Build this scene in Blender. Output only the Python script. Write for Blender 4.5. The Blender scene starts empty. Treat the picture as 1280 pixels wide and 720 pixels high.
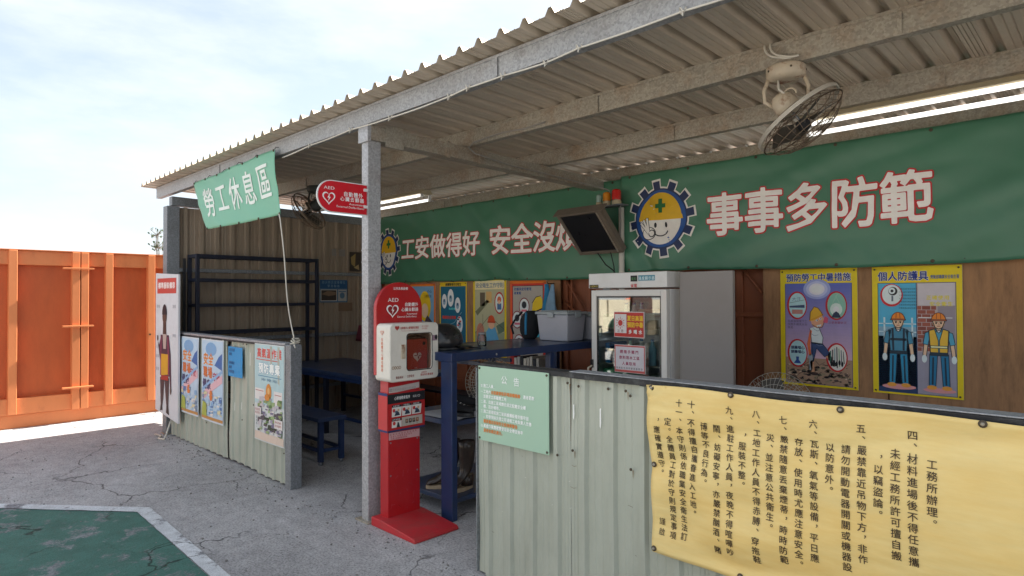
import bpy, bmesh, math, random
import numpy as np
from mathutils import Vector, Matrix, noise
random.seed(7)
R = math.radians
SC = bpy.context.scene
COL = SC.collection

# ------------------------------------------------------------------ camera
cam_d = bpy.data.cameras.new('camera')
cam = bpy.data.objects.new('camera', cam_d); COL.objects.link(cam)
yaw, pit, rol = R(44.44), R(0.838), R(-0.233)
fw = Vector((-math.sin(yaw)*math.cos(pit), math.cos(yaw)*math.cos(pit), math.sin(pit)))
rt = Vector((math.cos(yaw), math.sin(yaw), 0)); up = rt.cross(fw)
r2 = rt*math.cos(rol)+up*math.sin(rol); u2 = -rt*math.sin(rol)+up*math.cos(rol)
cm = Matrix((r2, u2, -fw)).transposed().to_4x4(); cm.translation = Vector((0, 0, 1.6))
cam.matrix_world = cm
cam_d.sensor_width = 36; cam_d.lens = 36*785.6/1280
cam_d.clip_start = .05; cam_d.clip_end = 3000
SC.camera = cam
SC.render.resolution_x = 1024; SC.render.resolution_y = 576

# ------------------------------------------------------------------ sky and sun
SUN_EL, SUN_AZ = R(43), R(4.5)          # azimuth from +Y towards +X
w = bpy.data.worlds.new('World'); SC.world = w; w.use_nodes = True
nt = w.node_tree; nt.nodes.clear()
def N(nt, t, **k):
    n = nt.nodes.new(t)
    for a, b in k.items(): setattr(n, a, b)
    return n
out = N(nt, 'ShaderNodeOutputWorld'); bg = N(nt, 'ShaderNodeBackground'); bg.inputs[1].default_value = .07
sky = N(nt, 'ShaderNodeTexSky', sky_type='NISHITA'); sky.sun_disc = False
sky.sun_elevation = SUN_EL; sky.sun_rotation = SUN_AZ; sky.air_density = 1.0; sky.dust_density = 1.5; sky.ozone_density = 1.0
tc = N(nt, 'ShaderNodeTexCoord'); mp = N(nt, 'ShaderNodeMapping'); mp.inputs['Scale'].default_value = (1, 1, 3.2)
nz = N(nt, 'ShaderNodeTexNoise'); nz.inputs['Scale'].default_value = 2.1; nz.inputs['Detail'].default_value = 8; nz.inputs['Roughness'].default_value = .58
cr = N(nt, 'ShaderNodeValToRGB'); cr.color_ramp.elements[0].position = .40; cr.color_ramp.elements[1].position = .62
cr.color_ramp.elements[0].color = (.46, .46, .46, 1); cr.color_ramp.elements[1].color = (.95, .95, .95, 1)
mx = N(nt, 'ShaderNodeMixRGB'); mx.inputs[2].default_value = (4.7, 5.0, 5.3, 1)
nt.links.new(tc.outputs['Generated'], mp.inputs[0]); nt.links.new(mp.outputs[0], nz.inputs['Vector'])
nt.links.new(nz.outputs[0], cr.inputs[0]); nt.links.new(cr.outputs[0], mx.inputs[0])
nt.links.new(sky.outputs[0], mx.inputs[1]); nt.links.new(mx.outputs[0], bg.inputs[0]); nt.links.new(bg.outputs[0], out.inputs[0])

sl = bpy.data.lights.new('sun', 'SUN'); sl.energy = 5.0; sl.angle = R(.53); sl.color = (1, .95, .87)
so = bpy.data.objects.new('sun', sl); COL.objects.link(so)
sd = Vector((math.sin(SUN_AZ)*math.cos(SUN_EL), math.cos(SUN_AZ)*math.cos(SUN_EL), math.sin(SUN_EL)))
so.rotation_euler = sd.to_track_quat('Z', 'Y').to_euler(); so.location = (0, 10, 12)
SC.view_settings.view_transform = 'Standard'; SC.view_settings.look = 'None'
SC.view_settings.gamma = 1; SC.view_settings.exposure = 1.72

# ------------------------------------------------------------------ materials
def lin(h):
    h = h.lstrip('#'); c = [int(h[i:i+2], 16)/255 for i in (0, 2, 4)]
    return tuple(x/12.92 if x <= .04045 else ((x+.055)/1.055)**2.4 for x in c)
MATS = {}
def mat(name, col, rough=.6, metal=0, var=.15, scale=6, bump=.0, bscale=60, dirt_or_shade=None, dirt_or_shade_amt=.5, dscale=2.2, dlo=.5, dhi=.75, stretch=(1, 1, 1), spec=.5, coat=0, emit=None, estr=0):
    if name in MATS: return MATS[name]
    m = bpy.data.materials.new(name); m.use_nodes = True; nt = m.node_tree
    b = nt.nodes['Principled BSDF']; L = nt.links.new
    if isinstance(col, str): col = lin(col)
    b.inputs['Roughness'].default_value = rough; b.inputs['Metallic'].default_value = metal
    b.inputs['Specular IOR Level'].default_value = spec; b.inputs['Coat Weight'].default_value = coat
    tc = N(nt, 'ShaderNodeTexCoord'); mp = N(nt, 'ShaderNodeMapping'); mp.inputs['Scale'].default_value = stretch
    L(tc.outputs['Object'], mp.inputs[0])
    n1 = N(nt, 'ShaderNodeTexNoise'); n1.inputs['Scale'].default_value = scale; n1.inputs['Detail'].default_value = 6; n1.inputs['Roughness'].default_value = .65
    L(mp.outputs[0], n1.inputs['Vector'])
    mr = N(nt, 'ShaderNodeMapRange'); mr.inputs[1].default_value = .25; mr.inputs[2].default_value = .75
    mr.inputs[3].default_value = 1-var; mr.inputs[4].default_value = 1+var
    L(n1.outputs[0], mr.inputs[0])
    hsv = N(nt, 'ShaderNodeHueSaturation'); hsv.inputs['Color'].default_value = (*col, 1); L(mr.outputs[0], hsv.inputs['Value'])
    c = hsv.outputs[0]
    if dirt_or_shade:
        n2 = N(nt, 'ShaderNodeTexNoise'); n2.inputs['Scale'].default_value = dscale; n2.inputs['Detail'].default_value = 9; n2.inputs['Roughness'].default_value = .72
        L(mp.outputs[0], n2.inputs['Vector'])
        m2 = N(nt, 'ShaderNodeMapRange'); m2.inputs[1].default_value = dlo; m2.inputs[2].default_value = dhi; m2.inputs[4].default_value = dirt_or_shade_amt
        L(n2.outputs[0], m2.inputs[0])
        mm = N(nt, 'ShaderNodeMixRGB'); mm.inputs[2].default_value = (*(lin(dirt_or_shade) if isinstance(dirt_or_shade, str) else dirt_or_shade), 1)
        L(m2.outputs[0], mm.inputs[0]); L(c, mm.inputs[1]); c = mm.outputs[0]
    L(c, b.inputs['Base Color'])
    mr3 = N(nt, 'ShaderNodeMapRange'); mr3.inputs[3].default_value = max(.03, rough-.1); mr3.inputs[4].default_value = min(1, rough+.15)
    L(n1.outputs[0], mr3.inputs[0]); L(mr3.outputs[0], b.inputs['Roughness'])
    if bump:
        n3 = N(nt, 'ShaderNodeTexNoise'); n3.inputs['Scale'].default_value = bscale; n3.inputs['Detail'].default_value = 4
        L(tc.outputs['Object'], n3.inputs['Vector'])
        bp = N(nt, 'ShaderNodeBump'); bp.inputs['Strength'].default_value = bump; bp.inputs['Distance'].default_value = .01
        L(n3.outputs[0], bp.inputs['Height']); L(bp.outputs[0], b.inputs['Normal'])
    if emit: b.inputs['Emission Color'].default_value = (*emit, 1); b.inputs['Emission Strength'].default_value = estr
    MATS[name] = m; return m
def ink(h, rough=.55):
    return mat('ink_'+h.lstrip('#')+('' if rough == .55 else 'm'), h, rough, var=.05, scale=14, dirt_or_shade='#6b675c', dirt_or_shade_amt=.16, dscale=5)
def galv(name, col, rust, amt, sc=90, metal=.35, lo=.52, hi=.75):
    if name in MATS: return MATS[name]
    m = mat(name, col, .5, metal, var=.1, scale=3, dirt_or_shade=rust, dirt_or_shade_amt=amt, dscale=3.5, dlo=lo, dhi=hi)
    nt = m.node_tree; L = nt.links.new; b = nt.nodes['Principled BSDF']
    tc = [n for n in nt.nodes if n.type == 'TEX_COORD'][0]
    v = N(nt, 'ShaderNodeTexVoronoi'); v.inputs['Scale'].default_value = sc; L(tc.outputs['Object'], v.inputs['Vector'])
    h = N(nt, 'ShaderNodeHueSaturation'); mr = N(nt, 'ShaderNodeMapRange'); mr.inputs[3].default_value = .80; mr.inputs[4].default_value = 1.18
    sp = N(nt, 'ShaderNodeSeparateColor'); L(v.outputs['Color'], sp.inputs[0]); L(sp.outputs[0], mr.inputs[0]); L(mr.outputs[0], h.inputs['Value'])
    src = b.inputs['Base Color'].links[0].from_socket; L(src, h.inputs['Color']); L(h.outputs[0], b.inputs['Base Color'])
    return m
def wood(name, col):
    if name in MATS: return MATS[name]
    m = mat(name, col, .75, var=.28, scale=5, stretch=(3, 3, .6), dirt_or_shade='#3a2a1c', dirt_or_shade_amt=.55, dscale=4, bump=.15, bscale=40)
    return m

GALV = galv('galvanised_steel', (.36, .36, .36), '#6a5a44', .35)
GALVR = galv('galvanised_steel_stained', (.38, .345, .285), '#94683a', .42, lo=.48, hi=.68)
GALVD = galv('galvanised_steel_dark', (.24, .255, .27), '#4a4238', .3)
GALVP = galv('galvanised_post', (.42, .42, .43), '#77604c', .4, lo=.55, hi=.8)
ROOFM = mat('roof_sheet_steel', (.58, .49, .385), .45, .25, var=.12, scale=2, dirt_or_shade='#8a7458', dirt_or_shade_amt=.5, dscale=1.6, stretch=(1.5, .35, 1), bump=.05, bscale=8)
SIDEM = mat('side_wall_steel', (.34, .27, .20), .55, .2, var=.15, scale=2.5, dirt_or_shade='#5c4030', dirt_or_shade_amt=.6, dscale=2.5, stretch=(1, 2, .3), dlo=.5, dhi=.7)
WALLG = mat('pale_green_steel', (.44, .46, .385), .42, .0, var=.06, scale=3, dirt_or_shade='#77776a', dirt_or_shade_amt=.45, dscale=3, stretch=(1.4, 1, .5), bump=.12, bscale=5, dlo=.45, dhi=.75, coat=.15)
CAPD = mat('black_rubber', (.02, .02, .022), .6, var=.3, scale=20, dirt_or_shade='#7a7a78', dirt_or_shade_amt=.5, dscale=12, bump=.2, bscale=60)
CAPM = galv('cap_steel', (.35, .36, .38), '#303234', .5)
ORANGE = mat('orange_paint', (.68, .22, .075), .5, var=.10, scale=3, dirt_or_shade='#8a3414', dirt_or_shade_amt=.4, dscale=3.6, stretch=(1, 1, .4), dlo=.52, dhi=.78, bump=.05, bscale=30)
ORANGE_SHADE = mat('orange_paint_shaded', (.55, .11, .025), .55, var=.14, scale=2, dirt_or_shade='#6a2410', dirt_or_shade_amt=.35, dscale=3, dlo=.42, dhi=.72, stretch=(1, 1, .3))  # same orange, darkened: shade of ribs and flange put into the panel colour
BROWN = mat('brown_primer_steel', (.27, .080, .032), .6, var=.2, scale=2, dirt_or_shade='#3b1a10', dirt_or_shade_amt=.5, dscale=4, stretch=(1, 1, .4))
PLY = wood('plywood', (.38, .20, .095))
BLUE = mat('blue_steel_paint', (.010, .030, .10), .4, var=.2, scale=6, dirt_or_shade='#2c3038', dirt_or_shade_amt=.5, dscale=5, coat=.2)
BLUET = mat('worn_blue_table_paint', (.022, .042, .10), .35, var=.3, scale=5, dirt_or_shade='#4a4c50', dirt_or_shade_amt=.55, dscale=3, coat=.2)
NAVY = mat('dark_blue_rack_paint', (.006, .009, .024), .5, var=.2)
RED = mat('red_paint', (.46, .009, .013), .32, var=.10, scale=5, dirt_or_shade='#8a3a44', dirt_or_shade_amt=.5, dscale=4, coat=.35, dlo=.5, dhi=.8, bump=.04, bscale=5)
REDB = mat('dusty_red_base', (.50, .022, .03), .5, var=.15, scale=6, dirt_or_shade='#8a4a44', dirt_or_shade_amt=.55, dscale=7, dlo=.45, dhi=.7)
IVORY = mat('ivory_plastic', (.74, .70, .62), .38, var=.03, scale=3, dirt_or_shade='#8f8474', dirt_or_shade_amt=.2, dscale=4, coat=.1)
WHITEM = mat('white_enamel', (.72, .71, .69), .3, var=.04, scale=3, dirt_or_shade='#8d8474', dirt_or_shade_amt=.3, dscale=3, coat=.3)
CREAM = mat('cream_fan_enamel', (.55, .46, .34), .45, var=.15, scale=9, dirt_or_shade='#7a3c14', dirt_or_shade_amt=.85, dscale=11, dlo=.50, dhi=.64)
WIRE = mat('fan_wire', (.22, .16, .11), .5, .5, var=.3, scale=20)
WIREP = mat('pale_fan_wire', (.55, .50, .42), .45, .3, var=.15, scale=20)
BLACK = mat('black_plastic', (.014, .014, .016), .28, var=.2, scale=10, coat=.3)
BLACKM = mat('matt_black', (.018, .018, .02), .8, var=.3, scale=12)
RUBBER = mat('boot_rubber', (.035, .022, .016), .32, var=.4, scale=12, dirt_or_shade='#6a5a48', dirt_or_shade_amt=.5, dscale=9, coat=.3)
SOLE = mat('boot_sole', (.42, .33, .22), .7, var=.25, scale=30)
CABLE = mat('white_cable', (.62, .58, .50), .5, var=.1)
CABLED = mat('grey_cable', (.30, .28, .25), .5, var=.1)
GREYP = mat('grey_board', (.26, .235, .222), .45, var=.05, scale=1.5, dirt_or_shade='#6a6058', dirt_or_shade_amt=.25, dscale=1.5)
BINM = mat('grey_translucent_plastic', (.40, .40, .44), .4, var=.06, scale=4, dirt_or_shade='#8a8a88', dirt_or_shade_amt=.3)
BINL = mat('grey_lid_plastic', (.34, .37, .38), .45, var=.06, scale=4)
GREEN = mat('green_vinyl', (.060, .195, .115), .40, var=.12, scale=1.3, dirt_or_shade='#4c7a62', dirt_or_shade_amt=.45, dscale=1.4, bump=.35, bscale=2.6, spec=.55)
GREENL = mat('light_green_vinyl', (.17, .42, .28), .45, var=.07, scale=2, dirt_or_shade='#7aa088', dirt_or_shade_amt=.3, dscale=2)
YELLOW = mat('yellow_fabric_vinyl', (.88, .68, .29), .5, var=.10, scale=3, dirt_or_shade='#e0ad45', dirt_or_shade_amt=.5, dscale=1.3, stretch=(1, 1, 5), dlo=.36, dhi=.66, bump=.05, bscale=7)  # gold streaks are crease shading painted into the cloth colour, not soiling
BOARDG = mat('mint_board', (.38, .56, .42), .4, var=.03, scale=2)
SCREW = mat('rusty_screw', (.10, .075, .05), .5, .5, var=.4, scale=80)
TUBE = mat('lit_tube', (.9, .9, .9), .4, var=0, emit=(1, .97, .9), estr=.5)
HOUSE = mat('cream_lamp_housing', (.50, .42, .28), .5, var=.08)
BLOCK = mat('pale_block', (.52, .45, .34), .9, var=.2, scale=4, dirt_or_shade='#6b5f4c', dirt_or_shade_amt=.5, bump=.2, bscale=30)
CONEM = mat('cone_orange', (.75, .12, .03), .5, var=.1)
CANVAS = mat('dark_canvas', (.016, .017, .02), .9, var=.3, scale=20, bump=.4, bscale=60)
CLOTHB = mat('blue_cloth', (.03, .22, .42), .9, var=.2, scale=10)
CLOTHL = mat('pale_blue_cloth', (.22, .36, .5), .9, var=.2, scale=10)
BARK = mat('bark', (.14, .11, .08), .9, var=.3, scale=20)
LEAF = mat('leaf', (.07, .11, .04), .7, var=.3, scale=20)
def glass(name, tint=(.9, .95, .95), rough=.02, refl=1.0):
    if name in MATS: return MATS[name]
    m = bpy.data.materials.new(name); m.use_nodes = True; nt = m.node_tree; nt.nodes.clear(); L = nt.links.new
    o = N(nt, 'ShaderNodeOutputMaterial'); t = N(nt, 'ShaderNodeBsdfTransparent'); t.inputs[0].default_value = (*tint, 1)
    g = N(nt, 'ShaderNodeBsdfGlossy'); g.inputs['Roughness'].default_value = rough
    fr = N(nt, 'ShaderNodeFresnel'); fr.inputs[0].default_value = 1.5
    ma = N(nt, 'ShaderNodeMath', operation='MULTIPLY'); ma.inputs[1].default_value = refl
    L(fr.outputs[0], ma.inputs[0])
    x = N(nt, 'ShaderNodeMixShader'); L(ma.outputs[0], x.inputs[0]); L(t.outputs[0], x.inputs[1]); L(g.outputs[0], x.inputs[2]); L(x.outputs[0], o.inputs[0])
    MATS[name] = m; return m
GLASS = glass('door_glass', (.93, .97, .95), .015, 3.6)
GLASSD = glass('cabinet_window', (.85, .80, .76), .03, .8)
GLASSC = glass('jar_glass', (.85, .9, .9), .02, 1.5)
def lampglass(name, col):
    m = mat(name, col, .15, var=.05, coat=.6); b = m.node_tree.nodes['Principled BSDF']; b.inputs['Transmission Weight'].default_value = .35; return m
BEAR = lampglass('red_lens', (.80, .03, .02)); BEAY = lampglass('amber_lens', (.85, .32, .02)); BEAG = lampglass('pale_green_lens', (.45, .62, .55))

# ------------------------------------------------------------------ mesh helpers
ORG = {}
def link(name, me, parent=None, origin=None):
    o = bpy.data.objects.new(name, me); COL.objects.link(o)
    if parent is not None:
        o.parent = parent; po = ORG.get(parent, Vector((0, 0, 0))); wo = origin if origin is not None else po
        o.location = Vector(wo)-po; ORG[o] = Vector(wo)
    else:
        o.location = origin or (0, 0, 0); ORG[o] = Vector(origin or (0, 0, 0))
    return o
def tag(o, label=None, cat=None, group=None, kind=None):
    if label: o['label'] = label
    if cat: o['category'] = cat
    if group: o['group'] = group
    if kind: o['kind'] = kind
    return o
def thing(name, label, cat, loc=(0, 0, 0), group=None):
    o = bpy.data.objects.new(name, None); COL.objects.link(o); o.location = loc; o.empty_display_size = .1
    ORG[o] = Vector(loc); return tag(o, label, cat, group)
class MB:
    def __init__(s): s.v = []; s.f = []; s.m = []; s.s = []; s.X = Matrix()
    def add(s, vs, fs, mi=0, sm=False):
        b = len(s.v); s.v += [s.X @ Vector(p) for p in vs]; s.f += [tuple(b+i for i in f) for f in fs]
        s.m += [mi]*len(fs); s.s += [sm]*len(fs); return s
    def box(s, a, b, mi=0):
        (x0, y0, z0), (x1, y1, z1) = [(min(p, q), ) for p, q in ()] or ((min(a[0], b[0]), min(a[1], b[1]), min(a[2], b[2])), (max(a[0], b[0]), max(a[1], b[1]), max(a[2], b[2])))
        return s.add([(x0, y0, z0), (x1, y0, z0), (x1, y1, z0), (x0, y1, z0), (x0, y0, z1), (x1, y0, z1), (x1, y1, z1), (x0, y1, z1)],
                     [(0, 3, 2, 1), (4, 5, 6, 7), (0, 1, 5, 4), (1, 2, 6, 5), (2, 3, 7, 6), (3, 0, 4, 7)], mi)
    def prism(s, pts, axis, a, b, mi=0, sm=False):
        """pts 2D loop; extruded along axis from a to b. axis 'x': pts=(y,z); 'y': (x,z); 'z': (x,y)"""
        def P(p, t): return {'x': (t, p[0], p[1]), 'y': (p[0], t, p[1]), 'z': (p[0], p[1], t)}[axis]
        n = len(pts); vs = [P(p, a) for p in pts]+[P(p, b) for p in pts]
        fs = [(i, (i+1) % n, n+(i+1) % n, n+i) for i in range(n)]
        s.add(vs, fs, mi, sm); b0 = len(s.v)-2*n
        s.f += [tuple(b0+i for i in range(n))[::-1], tuple(b0+n+i for i in range(n))]; s.m += [mi]*2; s.s += [False]*2; return s
    def tube(s, pts, r, n=8, mi=0, closed=False, rs=None):
        pts = [Vector(p) for p in pts]; N_ = len(pts); rings = []; up_ = None
        for i, p in enumerate(pts):
            a = pts[(i-1) % N_] if (closed or i > 0) else p; c = pts[(i+1) % N_] if (closed or i < N_-1) else p
            t = (c-a).normalized()
            if up_ is None: up_ = t.orthogonal().normalized()
            else:
                up_ = (up_-t*up_.dot(t)); up_ = up_.normalized() if up_.length > 1e-6 else t.orthogonal().normalized()
            q = t.cross(up_); rr = rs[i] if rs else r
            rings.append([p+(up_*math.cos(2*math.pi*k/n)+q*math.sin(2*math.pi*k/n))*rr for k in range(n)])
        vs = [v for r_ in rings for v in r_]; fs = []
        for i in range(N_ if closed else N_-1):
            j = (i+1) % N_
            fs += [(i*n+k, i*n+(k+1) % n, j*n+(k+1) % n, j*n+k) for k in range(n)]
        s.add(vs, fs, mi, True)
        if not closed:
            b = len(s.v)-len(vs); s.f += [tuple(b+k for k in range(n))[::-1], tuple(b+(N_-1)*n+k for k in range(n))]; s.m += [mi]*2; s.s += [False]*2
        return s
    def lathe(s, prof, c=(0, 0, 0), n=20, mi=0, ax=Vector((0, 0, 1)), sm=True, sx=1, sy=1):
        ax = Vector(ax).normalized(); q = Vector((0, 0, 1)).rotation_difference(ax).to_matrix(); c = Vector(c)
        vs = [c+q @ Vector((r*math.cos(2*math.pi*k/n)*sx, r*math.sin(2*math.pi*k/n)*sy, z)) for r, z in prof for k in range(n)]
        fs = [(i*n+k, i*n+(k+1) % n, (i+1)*n+(k+1) % n, (i+1)*n+k) for i in range(len(prof)-1) for k in range(n)]
        s.add(vs, fs, mi, sm); b = len(s.v)-len(vs)
        s.f += [tuple(b+k for k in range(n))[::-1], tuple(b+(len(prof)-1)*n+k for k in range(n))]; s.m += [mi]*2; s.s += [False]*2
        return s
    def build(s, name, mats, parent=None, bevel=0, origin=None, seg=2):
        if not isinstance(mats, (list, tuple)): mats = [mats]
        og = Vector(origin) if origin is not None else (ORG[parent] if parent is not None else Vector((0, 0, 0)))
        me = bpy.data.meshes.new(name); me.from_pydata([v-og for v in s.v], [], s.f)
        for m in mats: me.materials.append(m)
        me.polygons.foreach_set('material_index', s.m); me.polygons.foreach_set('use_smooth', s.s); me.update()
        bm = bmesh.new(); bm.from_mesh(me); bmesh.ops.recalc_face_normals(bm, faces=bm.faces); bm.to_mesh(me); bm.free()
        o = link(name, me, parent, og)
        if bevel:
            b = o.modifiers.new('bevel', 'BEVEL'); b.width = bevel; b.segments = seg; b.limit_method = 'ANGLE'; b.angle_limit = R(40); b.harden_normals = False
        return o
def box(name, a, b, m, parent=None, bevel=0, **k): return MB().box(a, b).build(name, m, parent, bevel, **k)
def copy_obj(src, parent, loc, rot=None):
    o = src.copy(); COL.objects.link(o); o.parent = parent; o.location = loc
    if rot: o.rotation_euler = rot
    ORG[o] = (ORG.get(parent, Vector((0, 0, 0)))+Vector(loc)) if parent else Vector(loc); return o

# ------------------------------------------------------------------ glyphs and flat print
fc = bpy.data.curves.new('glyph_source', 'FONT'); fo = bpy.data.objects.new('glyph_source', fc); COL.objects.link(fo)
GL = {}
def glyph(t, off=0., res=1):
    """outline-font glyph as flat faces; off thickens its strokes (contour of the distance field)"""
    k = (t, off, res)
    if k in GL: return GL[k]
    fc.body = t; fc.offset = 0; fc.resolution_u = 2; fc.size = 1
    bpy.context.view_layer.update()
    ev = fo.evaluated_get(bpy.context.evaluated_depsgraph_get()); m = ev.to_mesh()
    V = [(v.co.x, v.co.y) for v in m.vertices]; F = [tuple(p.vertices) for p in m.polygons]; ev.to_mesh_clear()
    if not off or not V: GL[k] = (V, F); return GL[k]
    A = np.array(V); T = np.array([(f[0], f[i], f[i+1]) for f in F for i in range(1, len(f)-1)])
    cnt = {}
    for f in F:
        for i in range(len(f)):
            e = tuple(sorted((f[i], f[(i+1) % len(f)]))); cnt[e] = cnt.get(e, 0)+1
    E = np.array([e for e, c in cnt.items() if c == 1]); pad = abs(off)+.04
    h = {1: 1/30, 3: 1/50}.get(res, 1/72)
    X = np.arange(A[:, 0].min()-pad, A[:, 0].max()+pad+h, h); Y = np.arange(A[:, 1].min()-pad, A[:, 1].max()+pad+h, h)
    gx, gy = np.meshgrid(X, Y); Pt = np.stack([gx.ravel(), gy.ravel()], 1)
    a, b = A[E[:, 0]], A[E[:, 1]]; ab = b-a; L2 = (ab**2).sum(1)+1e-12
    d = np.full(len(Pt), 9.)
    for i in range(len(a)):
        tt = np.clip(((Pt-a[i])@ab[i])/L2[i], 0, 1); q = Pt-a[i]-tt[:, None]*ab[i]; d = np.minimum(d, np.hypot(q[:, 0], q[:, 1]))
    ins = np.zeros(len(Pt), bool)
    for t3 in T:
        p0, p1, p2 = A[t3]
        def cr(u, v): return (v[0]-u[0])*(Pt[:, 1]-u[1])-(v[1]-u[1])*(Pt[:, 0]-u[0])
        c0, c1, c2 = cr(p0, p1), cr(p1, p2), cr(p2, p0); ins |= ((c0 >= 0) & (c1 >= 0) & (c2 >= 0)) | ((c0 <= 0) & (c1 <= 0) & (c2 <= 0))
    S = (np.where(ins, d, -d)+off).reshape(gx.shape)
    vs = []; fs = []
    def put(pts): b0 = len(vs); vs.extend(pts); fs.append(tuple(range(b0, b0+len(pts))))
    for j in range(len(Y)-1):
        i = 0; n_ = len(X)-1; row = S[j] > 0; row1 = S[j+1] > 0
        while i < n_:
            c = (row[i], row[i+1], row1[i+1], row1[i])
            if all(c):
                i0 = i
                while i < n_ and row[i] and row[i+1] and row1[i+1] and row1[i] and i-i0 < 12: i += 1
                put([(X[i0], Y[j]), (X[i], Y[j]), (X[i], Y[j+1]), (X[i0], Y[j+1])]); continue
            if any(c):
                cs = [(X[i], Y[j], S[j, i]), (X[i+1], Y[j], S[j, i+1]), (X[i+1], Y[j+1], S[j+1, i+1]), (X[i], Y[j+1], S[j+1, i])]; pg = []
                for q in range(4):
                    p, r_ = cs[q], cs[(q+1) % 4]
                    if p[2] > 0: pg.append(p[:2])
                    if (p[2] > 0) != (r_[2] > 0): tq = p[2]/(p[2]-r_[2]); pg.append((p[0]+(r_[0]-p[0])*tq, p[1]+(r_[1]-p[1])*tq))
                if len(pg) > 2: put(pg)
            i += 1
    GL[k] = ([(float(x), float(y)) for x, y in vs], fs); return GL[k]
class Print:
    """flat print in a (u right, v up) frame, metres; each layer stands a hair proud of the last"""
    def __init__(s, o, U, V, Nn, warp=None, step=.0006, maxedge=None, gain=1.):
        s.gain = gain
        s.o = Vector(o); s.U = Vector(U); s.V = Vector(V); s.N = Vector(Nn); s.v = []; s.f = []; s.c = []; s.warp = warp; s.st = step; s.L = 1; s.me = maxedge
    def raw(s, pts, faces, col, layer=None):
        l = layer if layer is not None else s.L
        b = len(s.v); s.v += [(p[0], p[1], l) for p in pts]; s.f += [tuple(b+i for i in f) for f in faces]; s.c += [col]*len(faces)
    def poly(s, pts, col, layer=None): s.raw(pts, [tuple(range(len(pts)))], col, layer)
    def rect(s, x0, y0, x1, y1, col, layer=None): s.poly([(x0, y0), (x1, y0), (x1, y1), (x0, y1)], col, layer)
    def ell(s, cx, cy, rx, ry, col, layer=None, n=20): s.poly([(cx+rx*math.cos(2*math.pi*i/n), cy+ry*math.sin(2*math.pi*i/n)) for i in range(n)], col, layer)
    def line(s, pts, w, col, layer=None):
        for a, b in zip(pts, pts[1:]):
            dx, dy = b[0]-a[0], b[1]-a[1]; l = math.hypot(dx, dy) or 1; nx, ny = -dy/l*w/2, dx/l*w/2
            s.poly([(a[0]-nx, a[1]-ny), (b[0]-nx, b[1]-ny), (b[0]+nx, b[1]+ny), (a[0]+nx, a[1]+ny)], col, layer)
    def text(s, t, x, y, h, col, layer=None, pitch=None, w=1., off=0., vert=False, res=1, slant=0, blank='　 '):
        """cell text: x,y lower-left corner of the first cell (vert: of the top cell); h cell height"""
        p = pitch or h*w*1.05; i = 0
        for ch in t:
            if ch not in blank:
                vs, fs = glyph(ch, off, res)
                cx, cy = (x, y-i*p) if vert else (x+i*p, y)
                if vert and ch in '，。、．':
                    cx += h*w*.55; cy += h*.5
                s.raw([(cx+a*h*w+slant*b*h, cy+(b+.12)*h) for a, b in vs], fs, col, layer)
            i += 1
    def latin(s, t, x, y, h, col, layer=None, width=None, off=0.):
        vs, fs = glyph(t, off, 1); mxx = max(a for a, b in vs); k = (width/mxx) if width else h
        s.raw([(x+a*k, y+b*h) for a, b in vs], fs, col, layer)
    def build(s, name, parent, mats=None):
        if s.gain != 1: s.c = ['#%02x%02x%02x' % tuple(min(244, int(int(c[i:i+2], 16)*s.gain)) for i in (1, 3, 5)) for c in s.c]
        cols = sorted(set(s.c)); me = bpy.data.meshes.new(name); og = ORG[parent]
        vs, fs, ci = s.v, s.f, [cols.index(c) for c in s.c]
        if s.me:
            bm = bmesh.new(); bv = [bm.verts.new(v) for v in vs]
            for f, c in zip(fs, ci):
                try: q = bm.faces.new([bv[i] for i in f]); q.material_index = c
                except ValueError: pass
            bmesh.ops.triangulate(bm, faces=bm.faces)
            for _ in range(5):
                es = [e for e in bm.edges if (e.verts[0].co-e.verts[1].co).xy.length > s.me]
                if not es: break
                bmesh.ops.subdivide_edges(bm, edges=es, cuts=1); bmesh.ops.triangulate(bm, faces=bm.faces)
            bm.to_mesh(me); bm.free()
            for v in me.vertices: v.co = s.pt(*v.co)-og
        else:
            me.from_pydata([s.pt(*v)-og for v in vs], [], fs)
            me.polygons.foreach_set('material_index', ci)
        for c in cols: me.materials.append(ink(c))
        me.update(); return link(name, me, parent)
    def pt(s, u, v, l):
        d = s.warp(u, v) if s.warp else Vector((0, 0, 0))
        return s.o+s.U*u+s.V*v+s.N*(.0012+l*s.st)+d
XA, ZA, YN = (1, 0, 0), (0, 0, 1), (0, -1, 0)
def wallprint(x, y, z, **k): return Print((x, y, z), XA, ZA, YN, **k)      # faces -Y
def sideprint(x, y, z, **k): return Print((x, y, z), (0, 1, 0), ZA, (1, 0, 0), **k)  # faces +X

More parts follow.
